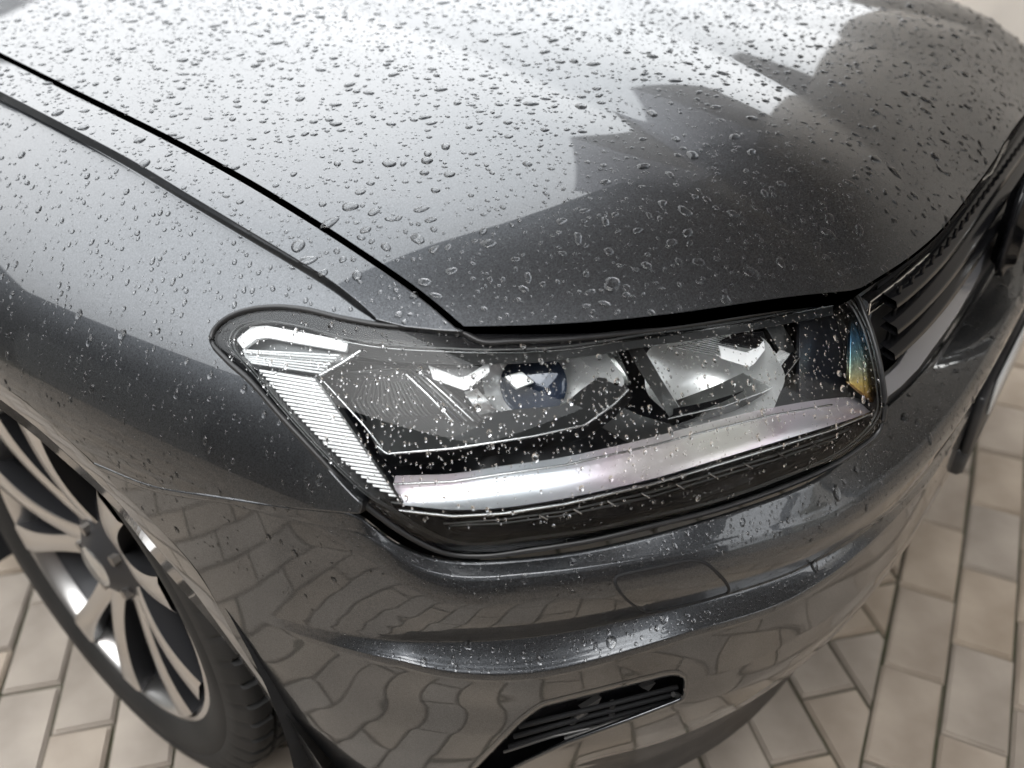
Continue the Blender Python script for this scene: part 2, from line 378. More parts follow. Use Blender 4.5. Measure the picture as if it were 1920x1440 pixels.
def crease(x, y, cv, k, wd, f0, f1):
    """a folded ridge along the plan curve cv: slope k either side, fading out over wd; fades with y between f0 and f1 toward the nose"""
    yy = np.clip(y, cv[:, 1].min(), cv[:, 1].max()); o = np.argsort(cv[:, 1]); xc = np.interp(yy, cv[o, 1], cv[o, 0]); sl = np.interp(yy, cv[o, 1], np.gradient(cv[o, 0], cv[o, 1]))
    d = (x-xc)/np.sqrt(1+sl**2)
    e_ = .0016 if wd < .05 else .007
    return -k*(np.sqrt(d*d+e_**2)-e_)*np.exp(-(d/wd)**2)*sstep(f0, f1, y)
def h(x, y):
    ax = -np.abs(x)
    z = h0(x, y)
    return z+crease(ax, y, cv1, -.10, .13, -.90, -.80)+crease(ax, y, cv1, .022, .010, -.90, -.80)+crease(ax, y, cv2, .02, .010, -.88, -.72)+crease(ax, y, cv2, -.09, .13, -.88, -.72)
def Fh(P): return P[..., 2]-h(P[..., 0], P[..., 1])
def on_hood(px): return hit(px, Fh, .4, 4)

# ================================================================== CAR
car = empty('car', (0, 0, 0), 'dark grey metallic car covered in raindrops, its front corner with the headlamp filling the picture', 'car')

# ---- hood: grid across from the near shut line over the two creases to the far side
def hood_build():
    nv = 110; tv = np.linspace(0, 1, nv)**1.5
    shut = resample(np.vstack([shut_xy, [(-.60, 1.05)]]), nv, tv); c1 = resample(np.vstack([cv1, [(-.05+.0*1, 1.10)]]) if False else cv1, nv, tv)
    def extend(cv):  # prolong a crease straight back to y=1.05
        d = unit(cv[-1]-cv[-30]); return np.vstack([cv, cv[-1]+d*((1.05-cv[-1, 1])/d[1])]) if d[1] > .1 else cv
    c1 = resample(extend(cv1), nv, tv); c2 = resample(extend(cv2), nv, tv)
    c1[:, 0] = np.minimum(c1[:, 0], -.12); c2[:, 0] = np.minimum(c2[:, 0], -.05)
    cc = np.c_[np.zeros(nv), np.interp(tv, [0, 1], [-.877, 1.05])]
    cols = []
    for a, b, n in ((shut, c1, 40), (c1, c2, 40), (c2, cc, 36)):
        for u in .5-.5*np.cos(np.pi*np.linspace(0, 1, n, endpoint=False)): cols.append(a*(1-u)+b*u)
    cols.append(cc); G = np.array(cols)             # nu, nv, 2
    # pull the first rows on to the front edge curve
    ph = np.arctan2(-G[:, 0, 0], -G[:, 0, 1]); R = RE(ph); tgt = np.c_[-R*np.sin(ph), -R*np.cos(ph)]
    dlt = tgt-G[:, 0]; G = G+dlt[:, None]*(1-tv)[None, :, None]**6
    left = G; right = G[::-1][1:].copy(); right[..., 0] *= -1
    G = np.vstack([left, right])
    return G
HG = hood_build()
HZ = h(HG[..., 0], HG[..., 1])
Gh = np.dstack([HG, HZ]); _rt = Gh[..., 0] > 0
Gh[..., 1] += np.where(_rt, .05*Gh[..., 0], 0); Gh[..., 0] *= np.where(_rt, .97, 1.0)
e = 1e-4
Nh = unit(np.dstack([-(h(HG[..., 0]+e, HG[..., 1])-h(HG[..., 0]-e, HG[..., 1]))/(2*e), -(h(HG[..., 0], HG[..., 1]+e)-h(HG[..., 0], HG[..., 1]-e))/(2*e), np.ones_like(HZ)]))
def hood_mesh():
    nu, nv = Gh.shape[:2]; V = [Gh.reshape(-1, 3)]; N = [Nh.reshape(-1, 3)]; F = []
    for i in range(nu-1):
        for j in range(nv-1): F.append((i*nv+j, (i+1)*nv+j, (i+1)*nv+j+1, i*nv+j+1))
    k = nu*nv
    # hem round the near side and the nose: outward roll then down
    ring = [(0, j) for j in range(nv-1, 0, -1)]+[(i, 0) for i in range(nu)]+[(nu-1, j) for j in range(1, nv)]
    ids = [i*nv+j for i, j in ring]; B = V[0][ids]; NB = N[0][ids]; T = unit(np.gradient(B, axis=0)); O = np.cross(T, NB); cen = np.array([0, 0, 1.0])
    O[((B-cen)*O).sum(1) < 0] *= -1
    prev = ids; r = .003
    for a, dn in ((35, 0), (65, 0), (90, 0), (90, .02)):
        a = math.radians(a); V.append(B+O*r*math.sin(a)-NB*(r*(1-math.cos(a))+dn)); N.append(unit(O*math.sin(a)+NB*math.cos(a))); cur = list(range(k, k+len(ids))); k += len(ids)
        for i in range(len(ids)-1): F.append((prev[i], prev[i+1], cur[i+1], cur[i]))
        prev = cur
    return np.vstack(V), F, np.vstack(N)
hx, hf_, hn = hood_mesh()
hood = build_patches('hood', [(hx, hf_, hn)], PAINT, car)
# dark structure below the shut lines
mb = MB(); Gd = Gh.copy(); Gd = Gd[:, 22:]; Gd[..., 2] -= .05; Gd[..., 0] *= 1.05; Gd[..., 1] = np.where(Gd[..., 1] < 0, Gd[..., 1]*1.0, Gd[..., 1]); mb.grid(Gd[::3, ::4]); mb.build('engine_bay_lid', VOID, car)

# ---- fender top strip
R1 = [(-260, 45, .990), (-120, 112, .983), (0, 170, .972), (125, 234, .960), (250, 300, .946), (350, 360, .934), (450, 420, .922), (550, 480, .908), (625, 527, .896), (675, 566, .886), (706, 594, .879)]
R2 = [(-260, 66), (-120, 132), (0, 189), (125, 253), (250, 322), (350, 383), (450, 443), (550, 502), (620, 546), (668, 581), (694, 596)]
# top strip height field: hood surface continued, sagging to the crease
cr3 = at([p[:2] for p in R1], z=np.array([p[2] for p in R1])); o_ = np.argsort(cr3[:, 1])
_dz = cr3[:, 2]-h0(cr3[:, 0], cr3[:, 1]); _co = np.polyfit(cr3[:, 1], _dz, 2); print('fender top dz', _dz.round(4))
_xs = lambda y: np.interp(y, shut_xy[::1, 1][np.argsort(shut_xy[:, 1])], shut_xy[np.argsort(shut_xy[:, 1]), 0])
_xc = np.polyfit(cr3[:, 1], cr3[:, 0], 4)
def htop(x, y):
    a = np.clip((_xs(y)-x)/np.maximum(_xs(y)-np.polyval(_xc, y), .02), -.2, 1.5)
    return h0(x, y)+np.polyval(_co, y)*a
def Ftop(P): return P[..., 2]-htop(P[..., 0], P[..., 1])
on_top = lambda px: hit(px, Ftop, .4, 3)
shutpx = spline([p[:2] for p in SHUT][::-1], 90)
# fender side of the shut line: shifted by the width of the gap
def shift(P, d):
    T = unit(np.gradient(np.asarray(P, float), axis=0)); return P+np.c_[-T[:, 1], T[:, 0]]*d
gap_px = np.linspace(9, 17, 90)[:, None]
Tn = unit(np.gradient(shutpx, axis=0)); shut2 = shutpx+np.c_[-Tn[:, 1], Tn[:, 0]]*gap_px
r1px = spline([p[:2] for p in R1], 110); r2px = spline(R2, 110)
top_poly = np.vstack([shut2, poly([(868, 620), (820, 617), (760, 611), (706, 597)], 6, False), r1px[::-1]])
top_patch = patch(top_poly, on_top, 9, hem=.012, r=.0015)

# ---- fender flank: x = -X(y,z), low-order so that it stays fair
_t = on_top([R1[k][:2] for k in range(0, 11)])-np.c_[np.zeros(11), np.zeros(11), [.018]*6+[.017, .015, .011, .007, .003]]
_sm = on_shell(0.0)([(176, 868), (230, 893), (285, 911), (400, 930), (520, 948), (600, 956), (672, 962)]); _ar = on_shell(0.0)([(0, 722), (41, 747), (105, 803)])
FL = np.vstack([_t, _t[:9], _t[:9], _sm, _sm, _sm, _ar, _ar, [(-.94, .05, .80), (-.93, .2, .80), (-.898, -.15, .860), (-.905, -.30, .835)]])
def fb(y, z): q = z-.8; return np.stack([1+0*y, y, y*y, q, q*q, q*y, q**3], -1)
_A = fb(FL[:, 1], FL[:, 2]); _fc = np.linalg.solve(_A.T@_A+1e-6*np.eye(7), _A.T@FL[:, 0]); print('flank res', (_A@_fc-FL[:, 0]).round(3))
def Xf(y, z): return fb(y, np.minimum(z, 1.05))@_fc
def Fflank(P): return -(P[..., 0]-Xf(P[..., 1], P[..., 2]))
on_flank = lambda px: hit(px, Fflank, .3, 3)
# ---- lamp outline and the lens surface
LAMP = [(397, 641), (399, 624), (417, 603), (455, 584), (511, 576), (567, 580), (642, 597), (717, 610), (804, 616), (862, 622), (905, 641), (960, 640), (1060, 636), (1160, 626), (1280, 611), (1420, 588), (1562, 560), (1600, 551),
        (1622, 592), (1641, 648), (1655, 715), (1659, 762), (1650, 805), (1600, 848), (1540, 883), (1450, 920), (1337, 957), (1225, 985), (1112, 1012), (1000, 1030), (905, 1042), (835, 1036), (775, 1010), (712, 968),
        (668, 932), (600, 858), (530, 783), (470, 715), (425, 675)]
lp = np.array(LAMP, float)
left = on_flank(lp[[0, 1, 2, 3, 4, 34, 35, 36, 37, 38]])
_L = [left]
def _off_edge(ph, z): p = np.abs(ph); return -.013*sstep(1.04, .86, p)-.030*sstep(.60, .42, p)-.006
_L.append(on_shell(_off_edge)(lp[24:34]))
_L.append(at(lp[[10, 12, 14, 15, 17]], z=np.array([.866, .860, .850, .845, .838])))
_L.append(at(lp[[18, 20, 22]], z=np.array([.822, .77, .715])))
_L = np.vstack(_L); _ph, _r = pol(_L); _o = _r-RP(_ph)
def lb(ph, z): q = z-.8; return np.stack([1+0*ph, ph, ph**2, ph**3, q, q*q, q*ph, q*ph*ph], -1)
_A = lb(_ph, _L[:, 2]); _lc = np.linalg.solve(_A.T@_A+1e-5*np.eye(8), _A.T@_o); print('lens res', (_A@_lc-_o).round(3))
def lens_off(d=0.0): return lambda ph, z: lb(np.abs(ph), z)@_lc+d
def on_lens(d=0.0): return on_shell(lens_off(d))

# ---- fender flank patch
R4 = [(-330, 470), (-200, 575), (-100, 647), (0, 720), (41, 747), (105, 803), (176, 868)]
SEAM = [(176, 868), (285, 911), (400, 930), (520, 948), (600, 956), (672, 962)]
r4px = spline(R4, 60); seampx = spline(SEAM, 80)
lamp_c = spline(lp, 420, closed=True)
def lamp_seg(a, b, out=0.0):
    """part of the lamp outline between two pixels, going the long way given by order; pushed out by `out` px"""
    i = np.argmin(((lamp_c-a)**2).sum(1)); j = np.argmin(((lamp_c-b)**2).sum(1)); n = len(lamp_c)
    idx = [(i+k) % n for k in range((j-i) % n+1)]; P = lamp_c
    T = unit(np.roll(P, -1, 0)-np.roll(P, 1, 0)); O = np.c_[T[:, 1], -T[:, 0]]; return (P+O*out)[idx]
fl_lamp = lamp_seg((678, 941), (706, 608), 5)      # from the low corner up round the tip to the top
flank_poly = np.vstack([r2px, fl_lamp[::-1], seampx[::-1]+[0, -1.0], r4px[::-1]])
flank_patch = patch(flank_poly, on_flank, 10, hem=.012, r=.0018)
# dark fold between the strip and the flank
n = 110; A3 = on_top(r1px); B3 = on_flank(r2px); G = []
for k, t in enumerate(np.linspace(0, 1, 7)):
    bow = math.sin(t*math.pi)*.0; G.append(A3*(1-t)+B3*t)
G = np.array(G); G[1:3, :, 2] += .0006
V = G.reshape(-1, 3); F = []; a_, b_ = G.shape[:2]
for i in range(a_-1):
    for j in range(b_-1): F.append((i*b_+j, i*b_+j+1, (i+1)*b_+j+1, (i+1)*b_+j))
du = np.gradient(G, axis=0); dv = np.gradient(G, axis=1); Nn = unit(np.cross(dv, du)).reshape(-1, 3); Nn[(Nn*(V-CAM)).sum(1) > 0] *= -1
# normals ease into the neighbours at both ends
def surf_n(S, px): X = S(px); dx = S(px+[1., 0])-X; dy = S(px+[0, 1.])-X; N = unit(np.cross(dy, dx)); N[(N*(X-CAM)).sum(1) > 0] *= -1; return N
NA, NB_ = surf_n(on_top, r1px), surf_n(on_flank, r2px); Ng = Nn.reshape(a_, b_, 3)
Ng[0] = unit(NA*.6+Ng[0]*.4); Ng[-1] = NB_; Ng[-2] = unit(NB_*.5+Ng[-2]*.5)
Nf_ = Ng.reshape(-1, 3); F = [f if np.cross(V[f[1]]-V[f[0]], V[f[3]]-V[f[0]])@Nf_[f[0]] > 0 else f[::-1] for f in F]
fold = (V, F, Nf_)
fender = build_patches('fender', [top_patch, flank_patch, fold], PAINT, car)

# ---- bumper: rows in plan-polar form
def row(px, off):
    P = hit(np.asarray(px, float), shell(off), .4, 2.6); ph, r = pol(P); o = np.argsort(ph); return ph[o], P[o, 2]
def o0(ph, z): p = np.abs(ph); return -.013*sstep(1.06, .88, p)-.030*sstep(.60, .42, p)
TOP0 = [(176, 870), (285, 913), (400, 932), (520, 950), (600, 958), (674, 966), (692, 986), (720, 1010), (775, 1040), (850, 1057), (950, 1055), (1100, 1037), (1300, 988), (1500, 920), (1600, 866), (1655, 806), (1700, 742), (1747, 683), (1796, 600), (1845, 527), (1890, 430)]
TOP1 = [(690, 1003), (735, 1037), (772, 1057), (850, 1080), (938, 1079), (1100, 1063), (1303, 1028), (1468, 984), (1551, 957), (1600, 934), (1661, 910), (1704, 872), (1765, 775), (1814, 689), (1854, 622), (1896, 500)]
FOLD = [(760, 1198), (900, 1202), (1030, 1190), (1100, 1178), (1350, 1118), (1500, 1072), (1660, 1030)]
LEDGE = [(640, 1202), (700, 1228), (780, 1252), (860, 1263), (1000, 1262), (1100, 1241), (1300, 1181), (1450, 1125), (1600, 1050), (1690, 985)]
def rowf(px, off, smooth=3, pmin=0, zc=None):
    ph, z = row(spline(px, 60), off)
    if zc is not None:
        m = ph > pmin; ph, z = ph[m], z[m]; g_ = np.linspace(0, ph[0], 30)[:-1]; t = g_/ph[0]; hh = t*t*(3-2*t); ph, z = np.r_[g_, ph], np.r_[zc+(z[0]-zc)*hh, z]
    def f(p):
        p = np.abs(p); v = np.interp(p, ph, z, left=z[0], right=z[-1]); return v
    g = np.linspace(-.2, 1.9, 400); zz = f(g)
    k = np.hanning(2*smooth+1); k /= k.sum(); zz = np.convolve(np.pad(zz, smooth, 'edge'), k, 'valid')
    return lambda p: np.interp(np.abs(p), g, zz)
FO, LO = -.009, .010
z0 = rowf(TOP0, o0, 4, .60, .6815); z1 = rowf(TOP1, 0.0, 4, .58, .684); z3 = rowf(FOLD, FO, 8, .62, .606); z4 = rowf(LEDGE, LO, 8, .66, .590)
print('z0', z0(np.array([0, .3, .6, .9, 1.1, 1.3])).round(3), 'z1', z1(np.array([0, .3, .6, .9, 1.1])).round(3), 'z3', z3(np.array([0, .3, .6, .9, 1.1])).round(3), 'z4', z4(np.array([0, .3, .6, .9, 1.1])).round(3))
dseam = lambda p: 0*p
print('seam gap', np.linalg.norm(on_flank(seampx)-on_shell(0.0)(seampx), axis=1)[::8].round(4))
def brows(ph):
    """list of (z, off) rows for angles ph"""
    p = np.abs(ph); kk = sstep(1.06, .90, p); k = sstep(1.12, .88, p)*(.15+.85*sstep(.42, .66, p)); zt = z0(p); ot = o0(p, 0); za = np.minimum(z1(p), zt+.004-.010*sstep(.62, 1.05, p))
    zf = z3(p); zl = np.minimum(z4(p), zf-.014); R = []
    R.append((zt, ot)); R.append((zt*.66+za*.34, ot*.66)); R.append((zt*.33+za*.67, ot*.33)); R.append((zt*.12+za*.88, ot*.12-.0002))
    R.append((za, 0*p)); R.append((za-.003, .0022*kk)); R.append((za-.009, .0052*kk)); R.append((za-.017, .0080*kk)); R.append((za-.026, .0092*kk))
    zb = np.maximum(za-.026, zf+.012); o_top = .0092*kk
    for t in (.25, .5, .75, .92): R.append((zb*(1-t)+zf*t, o_top*(1-t)+(FO*k)*t+.003*np.sin(np.pi*t)*k))
    R.append((zf, FO*k)); R.append((zf-.002, (FO+.0009)*k))
    for t in (.25, .5, .75, .9): R.append(((zf-.002)*(1-t)+zl*t, (FO+.0015)*k+(LO-FO-.0015)*k*t**1.25))
    R.append((zl, LO*k)); R.append((zl-.004, (LO+.001)*k)); R.append((zl-.009, (LO+.0005)*k))
    tk = 1-.65*sstep(.75, 1.05, p)
    for zz, oo in ((.50, .000), (.45, -.008), (.40, -.022), (.35, -.042), (.30, -.066), (.25, -.088), (.21, -.106), (.195, -.116), (.185, -.132), (.18, -.16)):
        R.append((np.minimum(zz, zl-.008-(0.55-zz)*.05), oo*tk))
    dz_ = dseam(p); R = [(z_, o_+dz_*np.exp(-np.maximum(zt-z_, 0)/.06)) for z_, o_ in R]
    return np.array([r[0] for r in R]), np.array([r[1]+0*p for r in R])
def dense(ph, sub=4):
    Z, O = brows(ph); n = len(Z); ZZ, OO = [], []
    for i in range(n-1):
        a = [max(i-1, 0), i, i+1, min(i+2, n-1)]
        sb = sub if i < n-11 else 14
        for s_ in range(sb):
            t = s_/sb; m0, m1, m2, m3 = (O[q] for q in a); c = .5*((2*m1)+(-m0+m2)*t+(2*m0-5*m1+4*m2-m3)*t*t+(-m0+3*m1-3*m2+m3)*t**3)
            lin = m1*(1-t)+m2*t
            if i >= 5: lin = .35*lin+.65*np.clip(c, np.minimum(m1, m2)-.002, np.maximum(m1, m2)+.002)
            ZZ.append(Z[i]*(1-t)+Z[i+1]*t); OO.append(lin)
    ZZ.append(Z[-1]); OO.append(O[-1]); return np.array(ZZ), np.array(OO)
def boff(ph, z):
    Z, O = dense(ph); Z = np.minimum.accumulate(Z, axis=0); out = np.zeros_like(z)
    # rows go downward: piecewise linear in z, vectorised over points
    for i in range(len(Z)-1):
        m = (z <= Z[i]) & (z > Z[i+1]); d = np.maximum(Z[i]-Z[i+1], 1e-6); out = np.where(m, O[i]+(O[i+1]-O[i])*(Z[i]-z)/d, out)
    out = np.where(z > Z[0], O[0], out); return np.where(z <= Z[-1], O[-1], out)
def on_bumper(d=0.0): F = shell(lambda ph, z: boff(ph, z)+d); return lambda px: hit(px, F, .55, 1.9, 48)
# arch edge in front of the wheel
R4b = [(176, 870), (270, 962), (370, 1070), (447, 1205), (520, 1315), (600, 1434), (680, 1560), (740, 1660)]
arch_b = on_shell(0.0)(spline(R4b, 60)); aph, _ = pol(arch_b); az = arch_b[:, 2]; _s = np.argsort(az)
arch_phi = lambda z: np.interp(z, az[_s], aph[_s])
nphi = 460; U = np.linspace(0, 1, nphi); PH = []; 
ph = arch_phi(.70)+(-1.25-arch_phi(.70))*U
for it in range(3):
    pass
rowsP = []; nd = len(dense(ph[:2])[0])
for i in range(nd):
    p_ = ph.copy()
    for it in range(4):
        Zk, Ok = dense(p_); pa = arch_phi(Zk[i][0]); p_ = pa+(-1.25-pa)*U
    Zk, Ok = dense(p_); rowsP.append(from_polar(p_, RP(np.abs(p_))+Ok[i], Zk[i]))
GB = np.array(rowsP)
# rear flange turned in behind the top edge
top_in = GB[0].copy(); phi_, r_ = pol(top_in); zt_ = top_in[:, 2]; top_in = from_polar(phi_, r_-.0012, zt_+.0012); top_in1 = from_polar(phi_, r_-.004, zt_+.0010); top_in2 = from_polar(phi_, r_-.0055, zt_-.016)
GB = np.vstack([top_in2[None], top_in1[None], top_in[None], GB])
FOG = [(880, 1450), (975, 1352), (1015, 1323), (1137, 1293), (1262, 1262), (1286, 1268), (1283, 1308), (1180, 1348), (1060, 1392), (960, 1440), (930, 1480), (870, 1480)]
fogc = poly(FOG, 10); fogc = .25*np.roll(fogc, 1, 0)+.5*fogc+.25*np.roll(fogc, -1, 0)
a_, b_ = GB.shape[:2]; Fc = []; cent = .25*(GB[:-1, :-1]+GB[1:, :-1]+GB[:-1, 1:]+GB[1:, 1:]).reshape(-1, 3); pc, zc = project(cent); hole = inside(pc, fogc) & (zc > 0) & (zc < 1.25)
dv = np.gradient(GB, axis=0); du = np.gradient(GB, axis=1); NG = unit(np.cross(dv, du)); 
if (NG[60, 100]*(GB[60, 100]-np.array([0, 0, GB[60, 100, 2]]))).sum() < 0: NG *= -1
k = 0
for i in range(a_-1):
    for j in range(b_-1):
        if not hole[k]: Fc.append((i*b_+j, i*b_+j+1, (i+1)*b_+j+1, (i+1)*b_+j))
        k += 1
Fc2 = []
Vb = GB.reshape(-1, 3); Nb = NG.reshape(-1, 3)
for f in Fc:
    nn = np.cross(Vb[f[1]]-Vb[f[0]], Vb[f[2]]-Vb[f[0]]); Fc2.append(f if nn@Nb[f[0]] > 0 else f[::-1])
bumper = build_patches('bumper', [(Vb, Fc2, Nb)], PAINT, car)

# ---- arch edge band (flat band along the wheel opening, then turned in)
R4all = spline(R4[:-1]+R4b, 160); R5all = spline([(-330, 520), (-200, 622), (-100, 694), (0, 767), (45, 800), (103, 849), (221, 957), (288, 1044), (352, 1118), (411, 1188), (483, 1280), (565, 1419), (640, 1545), (700, 1645)], 160)
up_i = R4all[:, 0] < 176; P4 = np.where(up_i[:, None], on_flank(R4all), on_shell(0.0)(R4all))
_k = np.hanning(19); _k /= _k.sum(); _sm = lambda A: np.stack([np.convolve(np.pad(A[:, c_], 9, mode='reflect', reflect_type='odd'), _k, 'valid') for c_ in range(3)], 1)
P4 = _sm(P4); P5 = _sm(at(R5all, x=P4[:, 0]+.010)); G = np.array([P4, P4*.97+P5*.03+[-.0004, 0, 0], P4*.5+P5*.5+[-.001, 0, 0], P5, P5+[.004, .003, .001], P5+[.03, .006, .004]])
mb = MB(); mb.grid(G); mb.build('arch_edge', PAINT, car)
mb = MB(); G = [P5+[.006, .001, .001]]
for x, rr_ in ((.05, .455), (.14, .46), (.32, .46)):
    v_ = P5-np.array([0, -.005, .36]); v_[:, 0] = 0; v_ = unit(v_)*rr_; v_[:, 0] = P5[:, 0]+x; G.append(v_+[0, -.005, .36])
mb.grid(np.array(G))
th = np.linspace(-.5, np.pi+.5, 40); GG = []
for x in (-.93, -.80, -.62): GG.append(np.c_[np.full(40, x), -.005-.45*np.cos(th), .36+.45*np.sin(th)])
mb.grid(np.array(GG)); tt_ = np.linspace(0, 2*np.pi, 40, endpoint=False); mb.add(np.c_[np.full(40, -.62), -.005+.46*np.cos(tt_), .36+.46*np.sin(tt_)][tt_ >= 0], [tuple(range(40))]); mb.build('wheel_arch_liner', VOID, car, smooth=False)
# seam shadow strip between fender and bumper, black
mb = MB(); s3 = on_shell(-.006)(seampx); mb.tube(s3-unit(s3*[1,1,0])*.006, .003, 5); mb.build('seam_shadow_strip', VOID, car)

# ---- tow eye cover and fog lamp surround
def closed_px(pts, n=160): return spline(np.array(pts, float), n, closed=True)
COVER = [(1153, 1088), (1158, 1081), (1172, 1076), (1240, 1062), (1297, 1051), (1320, 1055), (1340, 1070), (1362, 1095), (1366, 1108), (1345, 1117), (1290, 1132), (1235, 1144), (1210, 1146), (1190, 1135), (1165, 1112)]
cov = closed_px(COVER, 200); cc_ = cov.mean(0)
mb = MB(); mb.tube(on_bumper(.0002)(cov), .0018, 6, closed=True); gr = mb.build('cover_gap', VOID, bumper)
tow = build_patches('towing_eye_cover', [patch(cc_+(cov-cc_)*.975, on_bumper(.0012), 3, hem=.002, r=.0008)], PAINT, bumper)
_T = unit(np.roll(fogc, -1, 0)-np.roll(fogc, 1, 0)); _O = np.c_[_T[:, 1], -_T[:, 0]]; _O *= np.sign((_O*(fogc-fogc.mean(0))).sum())
rr = [on_bumper(d_)(fogc+_O*k_) for k_, d_ in ((7, .0003), (5, .0006), (0, .0005), (-3, -.002), (-5, -.010), (-6, -.03))]
mb = MB(); mb.grid(np.array(rr), cv=True); mb.build('fog_lamp_surround', PAINT, bumper)
q = rr[-1]; mb = MB(); mb.add(np.vstack([q, q.mean(0)[None]]), [(i, (i+1) % len(q), len(q)) for i in range(len(q))]); mb.build('fog_recess_floor', BLACK, bumper)
def bar(px, d, rad, m, name, par, S=on_bumper, k=6, flat=1.0, n=24):
    mb = MB(); mb.tube(S(d)(resample(np.array(px, float), n)), rad, k, flat=flat); return mb.build(name, m, par)
bar([(1060, 1385), (1143, 1357), (1210, 1338), (1274, 1315), (1278, 1305), (1262, 1302)], -.014, .003, FOGM, 'fog_lamp_trim', bumper)
bar([(945, 1410), (1040, 1380), (1136, 1359)], -.016, .0018, FOGM, 'fog_lamp_trim', bumper)
for px in ([(1128, 1308), (1092, 1330), (1118, 1328)], [(1230, 1280), (1204, 1290), (1216, 1296)]):
    P = on_bumper(-.022)(np.array(px, float)); mb = MB(); Pq = np.vstack([P, P+[.004, .008, -.004]]); mb.add(Pq, [(0, 1, 2), (5, 4, 3), (0, 3, 4, 1), (1, 4, 5, 2), (2, 5, 3, 0)]); mb.build('fog_grille_fin', FOGM, bumper, smooth=False)
bar([(1071, 1354), (1098, 1334)], -.022, .0038, FOGM, 'fog_grille_fin', bumper); bar([(1147, 1343), (1149, 1317)], -.022, .0035, FOGM, 'fog_grille_fin', bumper)
for k_ in range(3): bar([(955+k_*9, 1400-k_*19), (1060+k_*18, 1368-k_*18), (1270, 1312-k_*12)], -.020, .0030, VOID, 'fog_grille_slat', bumper)
# lower black skirt under the bumper
mb = MB(); pp = np.linspace(1.15, -1.25, 80); G = []
for zz, oo in ((.26, -.095), (.20, -.104), (.17, -.104), (.155, -.112), (.15, -.16)): G.append(from_polar(pp, RP(np.abs(pp))+oo*(1-.65*sstep(.75, 1.05, np.abs(pp))), zz))
mb.grid(np.array(G)); mb.build('lower_skirt', SATIN, car)

# ================================================================== HEADLAMP
hl = empty('headlamp', (-.70, -.70, .80)); hl.parent = car
def lpatch(name, px, d, m, par=hl, step=9, hem=.004, r=.0008, **k): return build_patches(name, [patch(poly(px, 6) if len(px) < 60 else px, on_lens(d) if not callable(d) else d, step, hem=hem, r=r, **k)], m, par)
lensp = lamp_c
build_patches('lens', [patch(lensp, on_lens(0), 9, hem=.004, r=.002)], LENS, hl)
CLEAR = [(438, 655), (434, 637), (447, 615), (489, 602), (560, 611), (642, 632), (717, 645), (830, 653), (924, 656), (1060, 650), (1210, 627), (1337, 610), (1480, 585), (1580, 562), (1592, 565), (1617, 606), (1635, 662), (1646, 719), (1646, 775), (1590, 838), (1450, 902), (1337, 940), (1225, 967), (1112, 992), (1000, 1008), (905, 1020), (850, 1016), (790, 990), (735, 955),
         (691, 928), (642, 885), (590, 832), (530, 765), (477, 700)]
clear = spline(np.array(CLEAR, float), 360, closed=True)
build_patches('lamp_border', [patch(lensp, on_lens(-.003), 9, hem=.02, r=.001, holes=[clear])], BLACK, hl)
# a raised black lip running round the lens, and fine edge lines inside it
mb = MB(); c0 = lensp.mean(0); rim = on_lens(.0)(lensp); mb.tube(rim, .0028, 8, closed=True); mb.build('lamp_seal', SATIN, hl)
for q_, dd in ((1.006, -.001), (.994, -.001)):
    c1_ = clear.mean(0); bar(np.vstack([c1_+(clear-c1_)*q_]*1), dd, .0007, GREYP, 'lens_edge_line', hl, S=on_lens, n=360)
# housing: walls from the border down to a dark back shell
back = clear.copy(); g0 = on_lens(-.006)(clear); gp, gr_ = pol(g0); G = [g0]
for d in (.03, .07, .12): G.append(from_polar(gp, gr_-d, g0[:, 2]-d*.25))
mb = MB(); mb.grid(np.array(G), cv=True); q = G[-1]; mb.add(np.vstack([q, q.mean(0)[None]]), [(i, (i+1) % len(q), len(q)) for i in range(len(q))]); mb.build('housing', DARKIN, hl)
# upper edge trim strip
UPS = [(642, 640), (717, 652), (830, 659), (924, 661), (1060, 655), (1210, 632), (1337, 615), (1562, 573)]; DNS = [(660, 664), (717, 676), (830, 682), (924, 683), (1060, 674), (1210, 650), (1337, 632), (1562, 590)]
def loft2(name, A, B, da, db, m, par=hl, n=80, mid=None, sd=1, thick=.002, k=5):
    """strip between two pixel curves on the lens shell at depths da and db, with thickness"""
    a = spline(np.array(A, float), n); b = spline(np.array(B, float), n); A3, B3 = on_lens(da)(a), on_lens(db)(b); G = []
    for t in np.linspace(0, 1, k):
        q = A3*(1-t)+B3*t
        if mid: p_, r_ = pol(q); q = from_polar(p_, r_+mid*math.sin(math.pi*t), q[:, 2]+.0)
        G.append(q)
    Bk = [g for g in G]; p_, r_ = pol(Bk[-1]); G.append(from_polar(p_, r_-.001, Bk[-1][:, 2]-.001)); G.append(from_polar(p_, r_-.012, Bk[-1][:, 2]-.004)); p_, r_ = pol(Bk[0]); G.insert(0, from_polar(p_, r_-.012, Bk[0][:, 2]+.001))
    mb = MB(); mb.grid(np.array(G)); return mb.build(name, m, par, angle=40)
loft2('upper_trim', UPS, DNS, -.012, -.020, GREYP)
mb = MB(); mb.tube(on_lens(-.010)(spline(np.array(UPS, float), 80)), .0009, 5); mb.build('upper_trim_edge', SATCH, hl)
